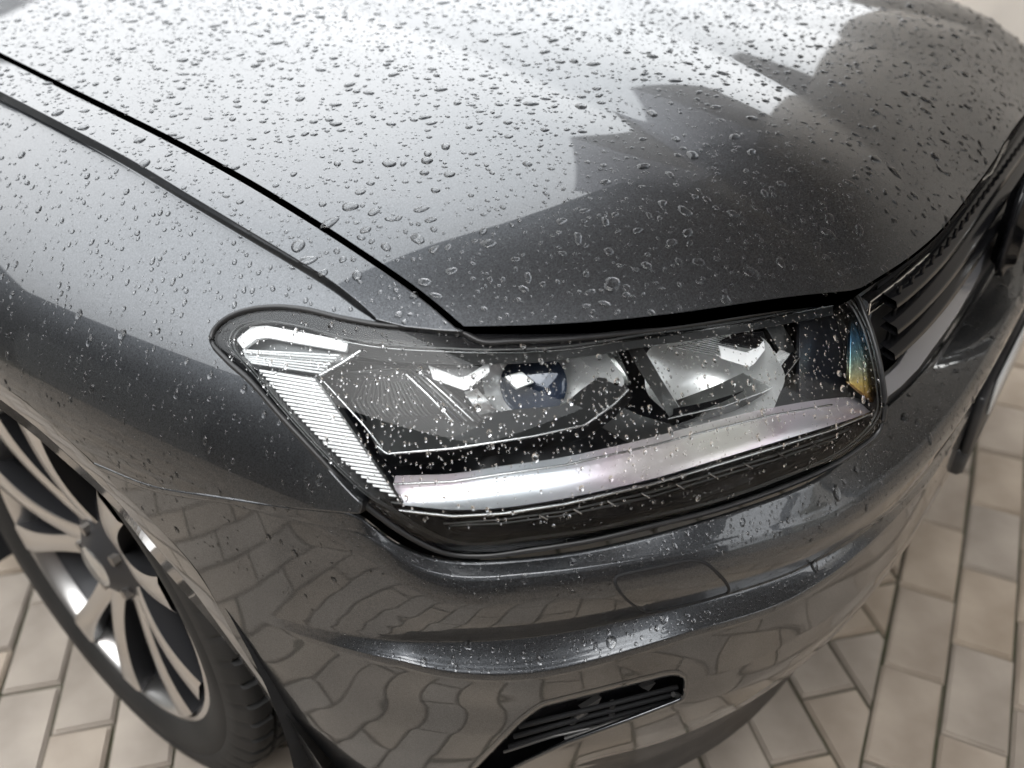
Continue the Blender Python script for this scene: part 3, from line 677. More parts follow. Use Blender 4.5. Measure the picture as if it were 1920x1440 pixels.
# light guide: upper arm and ribbed leg
lpatch('light_guide_arm', [(440, 640), (452, 622), (478, 611), (520, 613), (642, 640), (672, 655), (640, 678), (604, 702), (540, 694), (459, 680)], -.030, GREYP)
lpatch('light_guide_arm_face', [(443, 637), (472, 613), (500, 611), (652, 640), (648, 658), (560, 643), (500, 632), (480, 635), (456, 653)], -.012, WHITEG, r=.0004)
loft2('light_guide_leg', [(458, 684), (560, 797), (686, 938)], [(592, 708), (668, 820), (752, 944)], -.034, -.034, GREYP, n=40)
nrib = 31
for i in range(nrib):
    t0 = (i+.12)/nrib; t1 = (i+.76)/nrib
    Lf = lambda t: np.array([459+(684-459)*t, 687+(933-687)*t]); Rf = lambda t: np.array([590+(750-590)*t, 709+(941-709)*t])
    a0, b0 = Lf(t0), Rf(t0); a1, b1 = Lf(t1), Rf(t1)
    A0, B0 = on_lens(-.0185)(np.array([a0, b0])); A1, B1 = on_lens(-.0155)(np.array([a1, b1])); D = on_lens(-.026)(np.array([a1+(a1-a0)*.3, b1+(b1-b0)*.3]))
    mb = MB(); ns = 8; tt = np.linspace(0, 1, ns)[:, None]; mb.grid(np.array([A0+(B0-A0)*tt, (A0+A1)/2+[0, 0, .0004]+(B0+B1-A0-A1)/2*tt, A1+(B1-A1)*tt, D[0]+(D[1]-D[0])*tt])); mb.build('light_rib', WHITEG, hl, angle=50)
for i in range(7):
    t = (i+.5)/7; a = np.array([456+8*t, 655+26*t]); b = np.array([640-40*t, 664+38*t])
    A0, B0 = on_lens(-.0105 if i < 2 else -.016)(np.array([a, b])); mb = MB(); mb.tube(np.linspace(A0, B0, 8), .0011, 5); mb.build('light_rib', ACRYL, hl)
bar([(590, 706), (668, 818), (757, 945), (700, 938)], -.010, .0012, GREYP, 'light_guide_edge', hl, S=on_lens, n=40)
bar([(600, 704), (640, 682), (676, 658)], -.010, .0016, SATCH, 'light_guide_edge', hl, S=on_lens, n=20)
# lower bright strip
BU = [(738, 910), (849, 906), (942, 892), (1060, 875), (1225, 838), (1300, 818), (1450, 781), (1560, 762), (1612, 758), (1640, 763)]
BL = [(757, 947), (850, 956), (942, 952), (1060, 934), (1225, 897), (1310, 872), (1450, 830), (1560, 797), (1620, 777), (1642, 766)]
loft2('lower_bright_strip', BU, BL, -.022, -.010, PEARL, n=120, mid=.002, k=9)
bar([(690, 935), (705, 950), (757, 958), (850, 968), (942, 963), (1060, 945), (1225, 907), (1310, 882), (1450, 840), (1560, 806), (1640, 772)], -.007, .0016, SATCH, 'strip_edge', hl, S=on_lens, n=120)
bar([(738, 908), (849, 903), (942, 889), (1060, 872), (1225, 835), (1300, 815), (1450, 778), (1560, 759)], -.022, .0010, SATCH, 'strip_edge', hl, S=on_lens, n=120)
for dy, r_ in ((24, .0010), (38, .0008)):
    bar([(830, 975+dy*.3), (942, 962+dy*.5), (1060, 945+dy*.55), (1225, 907+dy*.6), (1310, 882+dy*.6), (1450, 840+dy*.6), (1560, 806+dy*.5), (1640, 776+dy*.3)], -.018, r_, GREYP, 'lower_fin', hl, S=on_lens, n=120)
for i in range(9):
    x = 1010+i*64; y = np.interp(x, [942, 1060, 1225, 1310, 1450, 1560], [975, 957, 919, 894, 852, 818]); bar([(x, y), (x+16, y+9)], -.012, .0012, SATCH, 'lower_fin_clip', hl, S=on_lens, n=4)
loft2('lower_bezel', [(722, 958), (850, 978), (942, 974), (1060, 958), (1225, 920), (1450, 852), (1642, 778)], [(780, 992), (850, 1016), (942, 1014), (1060, 1000), (1225, 966), (1450, 903), (1645, 790)], -.040, -.014, BLACK, n=100, mid=-.004)
loft2('lower_bezel_step', [(850, 1000), (942, 997), (1060, 984), (1225, 950)], [(850, 1010), (942, 1008), (1060, 993), (1225, 957)], -.016, -.012, GREYP, n=60)
# outer lamp chamber
loft2('chamber_lip', [(684, 799), (849, 793), (1000, 781), (1056, 775), (1094, 747), (1139, 714)], [(712, 850), (850, 838), (1000, 816), (1094, 797), (1150, 757), (1178, 730)], -.062, -.036, GREYP, n=80, k=6)
bar([(707, 836), (725, 851), (850, 841), (1000, 818), (1097, 797), (1152, 757), (1178, 730)], -.034, .0013, SATCH, 'chamber_edge', hl, S=on_lens, n=80)
loft2('chamber_skirt', [(712, 853), (850, 843), (1000, 821), (1097, 800), (1152, 761), (1180, 733)], [(735, 874), (850, 864), (1000, 842), (1100, 818), (1160, 775), (1186, 745)], -.036, -.060, SATIN, n=80)
bar([(608, 716), (684, 799), (726, 852)], -.040, .0012, SATCH, 'chamber_edge', hl, S=on_lens, n=30)
bar([(640, 700), (760, 690), (832, 700)], -.055, .0008, GREYP, 'chamber_edge', hl, S=on_lens, n=30)
# ribbed dark facets at the outer end
lpatch('ribbed_facet', [(622, 705), (660, 676), (760, 690), (850, 792), (690, 798)], -.085, DGREY)
for i in range(15):
    t = i/14; a = np.array([668+86*t, 708+2*t]); bar([a+np.array([10-20*t*0, 6]), a+np.array([-8+60*t*.9, 44+18*t]), a+np.array([18+70*(t)*.8, 88-4*t])], -.078, .0011, GREYP, 'facet_rib', hl, S=on_lens, n=10, k=4)
for i, (w_, m_) in enumerate(((.0022, SATCH), (.0016, DARKIN), (.0024, GREYP), (.0014, CHROME), (.0030, SATIN))):
    bar([(762+9*i, 702-1*i), (806+11*i, 744), (852+12*i, 793-1*i)], -.066+.003*i, w_, m_, 'divider_bar', hl, S=on_lens, n=16)
loft2('divider_panel', [(870, 735), (905, 787)], [(895, 728), (942, 783)], -.070, -.074, REFL, n=10)
# chevron lights
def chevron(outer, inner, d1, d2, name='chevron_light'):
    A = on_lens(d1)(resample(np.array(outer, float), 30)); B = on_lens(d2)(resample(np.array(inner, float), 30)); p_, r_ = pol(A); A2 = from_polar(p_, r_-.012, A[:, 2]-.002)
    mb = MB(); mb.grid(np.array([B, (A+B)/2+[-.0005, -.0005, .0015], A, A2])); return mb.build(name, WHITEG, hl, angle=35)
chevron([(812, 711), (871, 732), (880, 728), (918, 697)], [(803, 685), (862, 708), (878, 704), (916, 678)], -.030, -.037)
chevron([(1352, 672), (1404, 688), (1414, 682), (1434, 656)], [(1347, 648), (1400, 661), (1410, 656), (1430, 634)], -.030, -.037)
for i in range(7): bar([(760+i*3, 690-i*3), (800+i*3, 708-i*4.5)], -.048, .0009, GREYP, 'chevron_rib', hl, S=on_lens, n=5, k=4)
for i in range(10): bar([(1262+i*9, 650-i*2.2), (1352+i*5, 668-i*3.0)], -.050, .0009, SATCH, 'chevron_rib', hl, S=on_lens, n=6, k=4)
lpatch('chevron_cap', [(800, 690), (862, 712), (880, 708), (920, 680), (920, 672), (800, 676)], -.040, DGREY)
lpatch('chevron_cap', [(1352, 640), (1418, 652), (1436, 640), (1432, 622), (1380, 624)], -.034, BLACK)
# mirror bowls with bulbs
def bowl(cpx, d, rx, ry, depth, name, tilt=(0, 0), px_clip=None, m=REFLB):
    c = on_lens(d)(np.array([cpx], float))[0]; nrm = unit(CAM-c+np.array([tilt[0], 0, tilt[1]])); a = unit(np.cross([0, 0, 1.0], nrm)); b = np.cross(nrm, a); G = []
    for s in np.linspace(0.001, 1, 18):
        th = np.linspace(0, 2*np.pi, 64, endpoint=False); fac = 1+.02*np.sin(9*th)*s
        G.append(c+np.outer(np.cos(th)*rx*s*fac, a)+np.outer(np.sin(th)*ry*s*fac, b)-nrm*depth*(1-s*s))
    mb = MB(); mb.grid(np.array(G), cv=True); return mb.build(name, m, hl), c, nrm, a, b
def disc(c, nrm, a, b, r, name, m, dome=.3, par=hl):
    G = []
    for s in np.linspace(.001, 1, 10):
        th = np.linspace(0, 2*np.pi, 40, endpoint=False); G.append(c+np.outer(np.cos(th)*r*s, a)+np.outer(np.sin(th)*r*s, b)+nrm*r*dome*math.sqrt(max(0, 1-s*s)))
    mb = MB(); mb.grid(np.array(G), cv=True); return mb.build(name, m, par)
BLUEG = mat('coated_bulb_glass', (.03, .045, .08), .08, .2, 1.0)
o_, c_, nn_, a1_, b1_ = bowl((1035, 722), -.072, .064, .046, .026, 'mirror_bowl', tilt=(-.15, .12)); disc(c_-nn_*.010-a1_*.018, nn_, a1_, b1_, .031, 'bulb_shield', BLUEG, .22); lpatch('mirror_facet', [(948, 706), (978, 698), (1000, 716), (968, 728)], -.058, REFLB)
o_, c_, nn_, a1_, b1_ = bowl((1335, 704), -.076, .066, .052, .030, 'mirror_bowl', tilt=(-.2, .15)); disc(c_-nn_*.03-a1_*.045-b1_*.012, nn_, a1_, b1_, .011, 'bulb', ACRYL, .8)
# inner chamber frame
loft2('chamber_side', [(1176, 652), (1196, 690), (1225, 735), (1255, 782)], [(1204, 650), (1222, 680), (1250, 727), (1276, 768)], -.040, -.066, GREYP, n=30)
loft2('chamber_side', [(1128, 660), (1146, 690), (1160, 722)], [(1156, 655), (1172, 690), (1182, 722)], -.058, -.046, REFL, n=20)
loft2('chamber_lip', [(1276, 766), (1350, 738), (1427, 702)], [(1266, 784), (1356, 760), (1434, 731), (1460, 716)], -.066, -.044, SATCH, n=30)
lpatch('chamber_facet', [(1427, 702), (1459, 716), (1496, 670), (1462, 655)], -.056, SATCH); lpatch('chamber_facet', [(1462, 655), (1496, 670), (1480, 630), (1464, 606), (1436, 612)], -.066, GREYP)
loft2('chamber_skirt', [(1250, 786), (1356, 763), (1436, 734), (1464, 718), (1499, 672)], [(1262, 800), (1362, 775), (1444, 744), (1476, 724), (1508, 676)], -.044, -.070, BLACK, n=30)
bar([(1252, 785), (1356, 762), (1436, 733), (1462, 717), (1498, 671)], -.042, .0009, SATCH, 'chamber_edge', hl, S=on_lens, n=40)
lpatch('cross_brace', [(1128, 800), (1166, 764), (1200, 780), (1302, 812), (1262, 828), (1204, 844)], -.062, GREYP)
# inner end: dark triangular panel and rainbow wedge
lpatch('inner_end_panel', [(1500, 600), (1594, 575), (1592, 716), (1632, 752), (1560, 758), (1500, 740)], -.050, DARKIN)
lpatch('rainbow_wedge', [(1598, 566), (1618, 606), (1634, 660), (1644, 716), (1640, 756), (1594, 716), (1596, 640)], -.010, RAINBOW, step=8)
# black filler between lamp and hood nose
FILL = np.vstack([poly([(872, 618), (1000, 616), (1150, 609), (1300, 596), (1450, 576), (1600, 548)], 8, False), poly([(1606, 552), (1562, 566), (1420, 596), (1280, 618), (1160, 634), (1060, 644), (960, 648), (905, 650), (880, 640)], 8, False)])
build_patches('lamp_top_seal', [patch(FILL, lambda px: on_lens(-.004)(px), 8, hem=.02, r=.002)], BLACK, hl)

# ================================================================== GRILLE
gri = empty('radiator_grille', (0, -.9, .78)); gri.parent = car
def arc(z, off, p0=.445, p1=-.445, n=80):
    p = np.linspace(p0, p1, n); zz = z(p) if callable(z) else z; return from_polar(p, RP(np.abs(p))+off, zz)
mb = MB(); mb.grid(np.array([arc(.855, -.085), arc(.80, -.085), arc(.68, -.08)])); mb.build('grille_back', VOID, gri)
TS = [(1627, 566), (1697, 512), (1772, 442), (1837, 354), (1873, 288), (1893, 235)]
on_g = lambda d: on_shell(lambda ph, z: -.046-.35*(z-.72)+d)
def arc_px(pts, d, n=60):
    P = on_g(d)(spline(np.array(pts, float), n)); ph_, r_ = pol(P); pl, rl = ph_.copy(), r_; q = P[::-1].copy(); q[:, 0] *= -1
    mid = P[-1, 0]; br = np.linspace(P[-1], q[0], 30)[1:-1]; pb, rb = pol(br); rb2 = RP(np.abs(pb))+(pol(P[-1:])[1]-RP(np.abs(pol(P[-1:])[0])))[0]; br = from_polar(pb, rb2, br[:, 2]); return np.vstack([P, br, q])
t3 = arc_px(TS, .004)
mb = MB(); pt, rt_ = pol(t3)
G = [from_polar(pt, rt_-.010, t3[:, 2]+.001), t3, from_polar(pt, rt_+.002, t3[:, 2]-.0015), from_polar(pt, rt_+.003, t3[:, 2]-.012), from_polar(pt, rt_-.004, t3[:, 2]-.014)]
mb.grid(np.array(G)); mb.build('grille_top_bar', BLACK, gri)
for dz, dr in ((0, .002), (-.0125, .0035)):
    mb = MB(); mb.tube(from_polar(pt, rt_+dr, t3[:, 2]+dz), .0011 if dz else .0018, 6); mb.build('chrome_strip', CHROME, gri)
mb = MB(); mb.tube(np.array([from_polar(pt[:1], rt_[:1]+.003, t3[:1, 2])[0], from_polar(pt[:1], rt_[:1]+.004, t3[:1, 2]-.0125)[0]]), .0012, 6); mb.build('chrome_strip', CHROME, gri)
mb = MB(); hz = np.interp(pt, np.sort(pt), t3[np.argsort(pt), 2])
G = [np.dstack([from_polar(pt, RF(np.abs(pt))-.004, 0*pt)[..., :2], (h(*from_polar(pt, RF(np.abs(pt))-.004, 0*pt)[..., :2].T)-.014)[:, None]])[0] if False else np.c_[from_polar(pt, RF(np.abs(pt))-.012, 0*pt)[:, :2], h(*from_polar(pt, RF(np.abs(pt))-.012, 0*pt)[:, :2].T)-.024], from_polar(pt, rt_-.006, t3[:, 2]+.004), from_polar(pt, rt_-.012, t3[:, 2]-.01)]; mb.grid(np.array(G)); mb.build('nose_filler', BLACK, gri)
for zz, oo in ((.822, -.060), (.796, -.052), (.768, -.048)):
    mb = MB(); mb.grid(np.array([arc(zz+.004, oo-.02), arc(zz+.003, oo), arc(zz-.003, oo+.003), arc(zz-.006, oo-.001), arc(zz-.005, oo-.02)])); mb.build('grille_slat', BLACK, gri)
for i in range(30):
    p = .43-i*.0295; q = np.array([p, p]); A = from_polar(q, RP(np.abs(q))-.066, np.array([.835, .755])); mb = MB(); mb.tube(A, .0022, 4); mb.build('grille_rib', BLACK, gri)
SILL = [(1656, 712), (1668, 702), (1686, 684), (1702, 659), (1699, 648), (1693, 640), (1708, 624), (1722, 613), (1728, 601), (1741, 602), (1750, 605), (1762, 588), (1771, 570), (1780, 552), (1774, 546), (1790, 526), (1802, 509), (1818, 490), (1838, 470), (1846, 478), (1838, 508), (1822, 540), (1796, 586), (1771, 622), (1722, 689), (1690, 722), (1661, 745)]
on_sill = lambda px: hit(px, shell(lambda ph, z: -.052-.9*(z-.735)), .4, 2.6)
WETG = mat('wet_grey_sill', (.22, .22, .235), .3, .4, 1.0)
build_patches('grille_sill', [patch(poly(SILL, 5), on_sill, 7, hem=.006, r=.0015)], WETG, gri)
s3 = arc(.722, -.052); mb = MB(); mb.grid(np.array([arc(.738, -.058), arc(.728, -.047), arc(.712, -.046), arc(.69, -.05)])); mb.build('grille_lower_bar', SATIN, gri)
# emblem: ring with a V above a W
em = empty('emblem', (0, -.952, .775)); em.parent = gri; em.location = (0, -.052, -.005)
bc = np.array([0, -.945, .775]); R_ = .062
th = np.linspace(0, 2*np.pi, 64, endpoint=False)
mb = MB(); mb.tube(bc+np.c_[np.sin(th)*R_, 0*th, np.cos(th)*R_], .006, 8, closed=True)
def st(a, b): mb.box(bc+np.array([(a[0]+b[0])/2, 0, (a[1]+b[1])/2]), (.009, .006, np.hypot(b[0]-a[0], b[1]-a[1])), np.array([[math.cos(t_), 0, math.sin(t_)], [0, 1, 0], [-math.sin(t_), 0, math.cos(t_)]]))
for a, b in (((-.022, .052), (0, .006)), ((.022, .052), (0, .006)), ((-.050, .028), (-.022, -.050)), ((-.022, -.050), (0, -.008)), ((0, -.008), (.022, -.050)), ((.022, -.050), (.050, .028))):
    t_ = math.atan2(b[0]-a[0], b[1]-a[1]); st(a, b)
o = mb.build('emblem_chrome', CHROME, None); me = o.data; me.transform(Matrix.Translation(Vector((0, .952-.0, -.775)))); o.location = (0, 0, 0)
bpy.data.objects.remove(em); o.name = 'emblem'; me.transform(Matrix.Translation(Vector((0, -.952+.9, .775-.78)))); o.parent = gri
mb = MB(); mb.box((0, -.915, .775), (.13, .03, .13), ch=.02); mb.build('emblem_base', BLACK, gri)

# ---- number plate and holder
pl = empty('number_plate', (.04, -.965, .5)); pl.parent = car
mb = MB(); mb.box((.065, -.950, .565), (.50, .012, .090), ch=.003); mb.build('plate_holder', SATIN, pl)
mb = MB(); mb.box((.11, -.959, .585), (.49, .004, .055), ch=.0015); mb.build('plate', mat('white_plate', (.45, .45, .44), .25, 0, .5), pl)
mb = MB(); mb.box((.065, -.940, .505), (.50, .03, .045), ch=.006); mb.build('holder_foot', SATIN, pl)

# ================================================================== WHEEL
WC = np.array([-.79, -.008, .357]); wheel = empty('wheel', tuple(WC)); wheel.parent = car
def ringprof(prof, n=180, mod=None):
    th = np.linspace(0, 2*np.pi, n, endpoint=False); G = []
    for (x, r) in prof:
        rr = np.full(n, r) if mod is None else mod(x, r, th); G.append(np.c_[np.full(n, WC[0]+x), WC[1]+rr*np.sin(th), WC[2]+rr*np.cos(th)])
    return np.array(G)
prof = [(-.085, .254), (-.094, .257), (-.101, .266), (-.108, .282), (-.110, .300), (-.107, .308), (-.109, .311), (-.106, .328), (-.101, .341), (-.098, .3475), (-.093, .352), (-.085, .3545), (-.072, .356), (-.0715, .349), (-.065, .349), (-.0645, .357), (-.03, .3575), (-.0295, .350), (-.022, .350), (-.0215, .3575), (.0215, .3575), (.022, .350), (.0295, .350), (.03, .3575),
        (.0645, .357), (.065, .349), (.0715, .349), (.072, .356), (.094, .352), (.104, .342), (.113, .315), (.114, .29), (.09, .262)]
def tread(x, r, th):
    m = ((th*56/(2*np.pi)+abs(x)*6) % 1) < .16
    return np.where(m & (r > .3515), r-.009, np.where(m & (r > .340) & (abs(x) > .09), r-.006, np.full(len(th), r)))
mb = MB(); mb.grid(ringprof(prof, 560, tread), cv=True); mb.build('tyre', RUBBER, wheel, angle=45)
mb = MB(); mb.grid(ringprof([(-.070, .242), (-.092, .246), (-.098, .252), (-.096, .259), (-.085, .256)], 120), cv=True); mb.build('rim_lip', ALLOY, wheel, angle=40)
mb = MB(); mb.grid(ringprof([(-.070, .242), (-.05, .232), (.02, .225), (.09, .235), (.095, .262)], 96), cv=True); mb.build('rim_barrel', ALLOYD, wheel)
mb = MB(); mb.grid(ringprof([(.030, .03), (.030, .165), (.038, .165), (.038, .03)], 80), cv=True); mb.build('brake_disc', STEEL, wheel, angle=30)
mb = MB(); mb.box(WC+[.02, .13, .05], (.07, .07, .14), ch=.01); mb.build('brake_caliper', SATIN, wheel)
def spoke(ang, w_, sk):
    """one curved bar from hub to rim: bright machined face, dark flanks"""
    P = []; n = 16
    for s in np.linspace(0, 1, n):
        r = .045+s*.200; a = ang+sk*math.sin(s*math.pi*.5)**1.0; x = -.080-.022*math.sin(s*math.pi*.5)+.016*(1-s)**2; P.append((x, r, a, w_*(1.15-.45*math.sin(s*math.pi)+.25*s)))
    mbf, k = MB(), []
    Gf, Gs = [], []
    for x, r, a, hw in P:
        c, s_ = math.cos(a), math.sin(a); rad = np.array([0, s_, c]); tan = np.array([0, c, -s_]); b0 = WC+rad*r
        X = np.array([1.0, 0, 0]); Gf.append([b0+X*(x+.003)-tan*hw, b0+X*x-tan*hw*.72, b0+X*x+tan*hw*.72, b0+X*(x+.003)+tan*hw])
        Gs.append([b0+X*(x+.003)+tan*hw, b0+X*(x+.030)+tan*hw*.7, b0+X*(x+.045), b0+X*(x+.030)-tan*hw*.7, b0+X*(x+.003)-tan*hw])
    mbf.grid(np.array(Gf), 0); mbf.grid(np.array(Gs), 1); return mbf.build('spoke', [ALLOY, ALLOYD], wheel, angle=35)
for k_ in range(5):
    a = math.radians(20+72*k_)
    spoke(a-.11, .019, -.15); spoke(a+.11, .019, .15)
mb = MB(); mb.grid(ringprof([(-.058, .10), (-.066, .075), (-.075, .058), (-.086, .040), (-.090, .033)], 60), cv=True); mb.build('hub', ALLOYD, wheel)
mb = MB(); mb.grid(ringprof([(-.088, .034), (-.092, .031), (-.093, .0005)], 48), cv=True); mb.build('hub_cap', SATCH, wheel)
for k_ in range(5):
    a = 2*math.pi*k_/5+.3; mb = MB(); c = WC+[-.078, .056*math.sin(a), .056*math.cos(a)]; mb.tube(np.array([c+[.01, 0, 0], c+[-.006, 0, 0]]), .0085, 6); mb.build('wheel_bolt', STEEL, wheel, angle=30)

wheel.rotation_euler.z = math.radians(-3)
# ---- rest of the body, outside the picture: door, pillar, windscreen, roof
mb = MB(); ys = np.linspace(.40, 3.4, 12); G = []
for z, x in ((.22, -.90), (.40, -.93), (.62, -.945), (.80, -.94), (.92, -.90), (1.0, -.86)): G.append(np.c_[np.full(12, x), ys, np.full(12, z)])
mb.grid(np.array(G)); G2 = np.array(G).copy(); G2[..., 0] *= -1; mb.grid(G2); mb.build('body_side', PAINT, car)
mb = MB(); yg = [-.2, .6, 1.15, 1.8, 2.9, 3.35]; 
G = np.array([[(s*.80, .95, 1.04), (s*.72, 1.45, 1.38), (s*.66, 1.75, 1.58), (s*.66, 2.9, 1.60), (s*.74, 3.4, 1.2), (s*.8, 3.45, 1.0)] for s in np.linspace(-1, 1, 9)]); mb.grid(G); mb.build('windscreen_and_roof', BLACK, car)
G = np.array([[(-.86, y, 1.0), (-.74, y+(.25 if y < 1.5 else 0), min(1.58, 1.0+max(0, y-.9)*.8))] for y in np.linspace(.9, 3.3, 12)]); mb = MB(); mb.grid(G); G[..., 0] *= -1; mb.grid(G); mb.build('side_windows', BLACK, car)
mb = MB(); mb.box((.92, -.0, .55), (.02, 1.2, .5)); mb.box((.90, -.02, .36), (.2, .68, .68)) if False else None; mb.build('far_side', VOID, car)
for o in (PAINT,): pass

# ================================================================== GROUND AND PAVERS
PAVE = [mat('paver_%s' % n_, c_, .75) for n_, c_ in (('buff', (.36, .30, .235)), ('grey', (.33, .29, .245)), ('tan', (.39, .32, .24)))]
for m_, (a, b) in zip(PAVE, (((.265, .218, .175), (.40, .34, .28)), ((.25, .213, .178), (.385, .335, .285)), ((.28, .225, .172), (.42, .35, .28)))):
    noise_col(m_, a, b, 7, .33, .66, 9, bump=.35, bscale=260, rough=(.35, .75), dist=.0012)
JOINT = mat('joint_sand_and_moss', (.1, .09, .07), .9); r_ = noise_col(JOINT, (.045, .036, .026), (.095, .08, .06), 30, bump=.6, bscale=500, dist=.002)
e_ = r_.color_ramp.elements.new(.36); e_.color = (.055, .060, .030, 1); r_.color_ramp.elements[0].position = .28
mb = MB(); S_ = 400; mb.add([(-S_, -S_, -.010), (S_, -S_, -.010), (S_, S_, -.010), (-S_, S_, -.010)], [(0, 1, 2, 3)]); gnd = mb.build('ground', JOINT, None, smooth=False); tag(gnd, kind='structure')
pav = empty('pavement', (0, 0, 0)); tag(pav, kind='structure')
PW, PL, GAP = .1005, .2025, .006
def paver_mesh(v):
    bm = bmesh.new(); bmesh.ops.create_cube(bm, size=1)
    for q in bm.verts: q.co = Vector((q.co.x*(PL-GAP), q.co.y*(PW-GAP), q.co.z*.04-.02))
    ed = [q for q in bm.edges if all(v_.co.z > -.01 for v_ in q.verts)]; bmesh.ops.bevel(bm, geom=ed, offset=.004, segments=2, affect='EDGES')
    for q in bm.verts: q.co.z += rng.normal(0, .0003)
    me = bpy.data.meshes.new('paver'); bm.to_mesh(me); bm.free(); me.materials.append(PAVE[v]); return me
PM = [paver_mesh(v % 3) for v in range(6)]
# zone A: running bond laid diagonally under the car; zone B: rows parallel to the front of the car
azA, azB = math.radians(42.5), math.radians(81.0)
dA = np.array([math.sin(azA), math.cos(azA)]); nA = np.array([-dA[1], dA[0]]); dB = np.array([math.sin(azB), math.cos(azB)]); nB = np.array([-dB[1], dB[0]])
BP = np.array([.086, -.893])      # a point on the joint where the two fields meet
oA = np.array([-.866, .263]); cand = []
def cells(d, n_, o, keep, R, off):
    for i in range(-R*6, R*6):
        for j in range(-R*12, R*12):
            c = o+n_*PW*(j+.5)+d*PL*(i+(.5 if j % 2 else 0)+off)
            if keep(c): yield c, d
sideB = lambda c: (c-BP)@nB
fieldB = list(cells(dB, nB, BP, lambda c: sideB(c) < 0 and sideB(c) > -7 and abs((c-BP)@dB) < 6.5, 7, .12))
def corners(c, d): m_ = np.array([-d[1], d[0]]); return [c+d*a*(PL-GAP)/2+m_*b*(PW-GAP)/2 for a in (-1, 1) for b in (-1, 1)]
fieldA = list(cells(dA, nA, oA, lambda c: sideB(c) > -.12 and sideB(c) < 5 and abs((c-BP)@dB) < 6.5 and max(sideB(q) for q in corners(c, dA)) > .012, 6, .1))
def cut_paver(me, c, yaw_):
    bm = bmesh.new(); bm.from_mesh(me); Mx = Matrix.Translation((c[0], c[1], 0)) @ Matrix.Rotation(yaw_, 4, 'Z'); iv = Mx.inverted()
    pc_ = iv @ Vector((*(BP+nB*.003), 0)); pn = (iv.to_3x3() @ Vector((*nB, 0))).normalized()
    r_ = bmesh.ops.bisect_plane(bm, geom=bm.verts[:]+bm.edges[:]+bm.faces[:], plane_co=pc_, plane_no=pn, clear_inner=True)
    ed = [e_ for e_ in r_['geom_cut'] if isinstance(e_, bmesh.types.BMEdge)]
    try: bmesh.ops.contextual_create(bm, geom=ed)
    except Exception: pass
    m2 = bpy.data.meshes.new('paver'); bm.to_mesh(m2); bm.free(); m2.materials.append(me.materials[0]); return m2
allp = [(c, d, 0) for c, d in fieldB]+[(c, d, 1) for c, d in fieldA]
cp = np.array([[c[0], c[1], 0] for c, d, k in allp]); pj, pz = project(cp)
score = np.where((pz > .1), np.maximum(np.abs(pj[:, 0]-960)/960, np.abs(pj[:, 1]-720)/720), 9)
vis = score < 1.25; order = np.lexsort((pz, ~vis))
top = set(order[:240].tolist())
def cut_ok(c, d): return True
rest = MB(); _hx, _hy, _b = (PL-GAP)/2, (PW-GAP)/2, .004
TPL = np.array([(sx*_hx, sy*_hy, -.02) for sx, sy in ((-1, -1), (1, -1), (1, 1), (-1, 1))]+[(sx*_hx, sy*_hy, -_b) for sx, sy in ((-1, -1), (1, -1), (1, 1), (-1, 1))]+[(sx*(_hx-_b), sy*(_hy-_b), 0) for sx, sy in ((-1, -1), (1, -1), (1, 1), (-1, 1))])
TPF = [(8, 9, 10, 11)]+[(k_, (k_+1) % 4, 4+(k_+1) % 4, 4+k_) for k_ in range(4)]+[(4+k_, 4+(k_+1) % 4, 8+(k_+1) % 4, 8+k_) for k_ in range(4)]
for i, (c, d, kA) in enumerate(allp):
    yaw_ = math.atan2(d[1], d[0])+rng.normal(0, .006); cl = c+rng.normal(0, .0010, 2); zz = rng.normal(0, .0007)+(-.0006 if kA else 0)
    edge = kA and min(sideB(q) for q in corners(c, d)) < .003
    if edge and max(sideB(q) for q in corners(c, d)) < .012: continue
    if edge and not vis[i]:
        m_ = cut_paver(PM[0], c, math.atan2(d[1], d[0])); ya = math.atan2(d[1], d[0]); Rz = np.array([[math.cos(ya), -math.sin(ya), 0], [math.sin(ya), math.cos(ya), 0], [0, 0, 1]])
        rest.add(np.array([tuple(v_.co) for v_ in m_.vertices])@Rz.T+[c[0], c[1], 0], [tuple(p_.vertices) for p_ in m_.polygons], int(rng.integers(3))); bpy.data.meshes.remove(m_); continue
    if i in top or edge:
        me_ = PM[rng.integers(6)]
        if edge: yaw_ = math.atan2(d[1], d[0]); cl = c; me_ = cut_paver(me_, c, yaw_)
        o = bpy.data.objects.new('paver', me_); C.objects.link(o); o.parent = pav; o.location = (cl[0], cl[1], zz); o.rotation_euler = (rng.normal(0, .004), rng.normal(0, .004), yaw_+(math.pi if rng.random() < .5 and not edge else 0))
    else:
        cs, sn = math.cos(yaw_), math.sin(yaw_); Rz = np.array([[cs, -sn, 0], [sn, cs, 0], [0, 0, 1]])
        rest.add(TPL@Rz.T+[cl[0], cl[1], zz], TPF, int(rng.integers(3)))
ro = rest.build('pavers', PAVE, pav, smooth=False); tag(ro, kind='stuff')

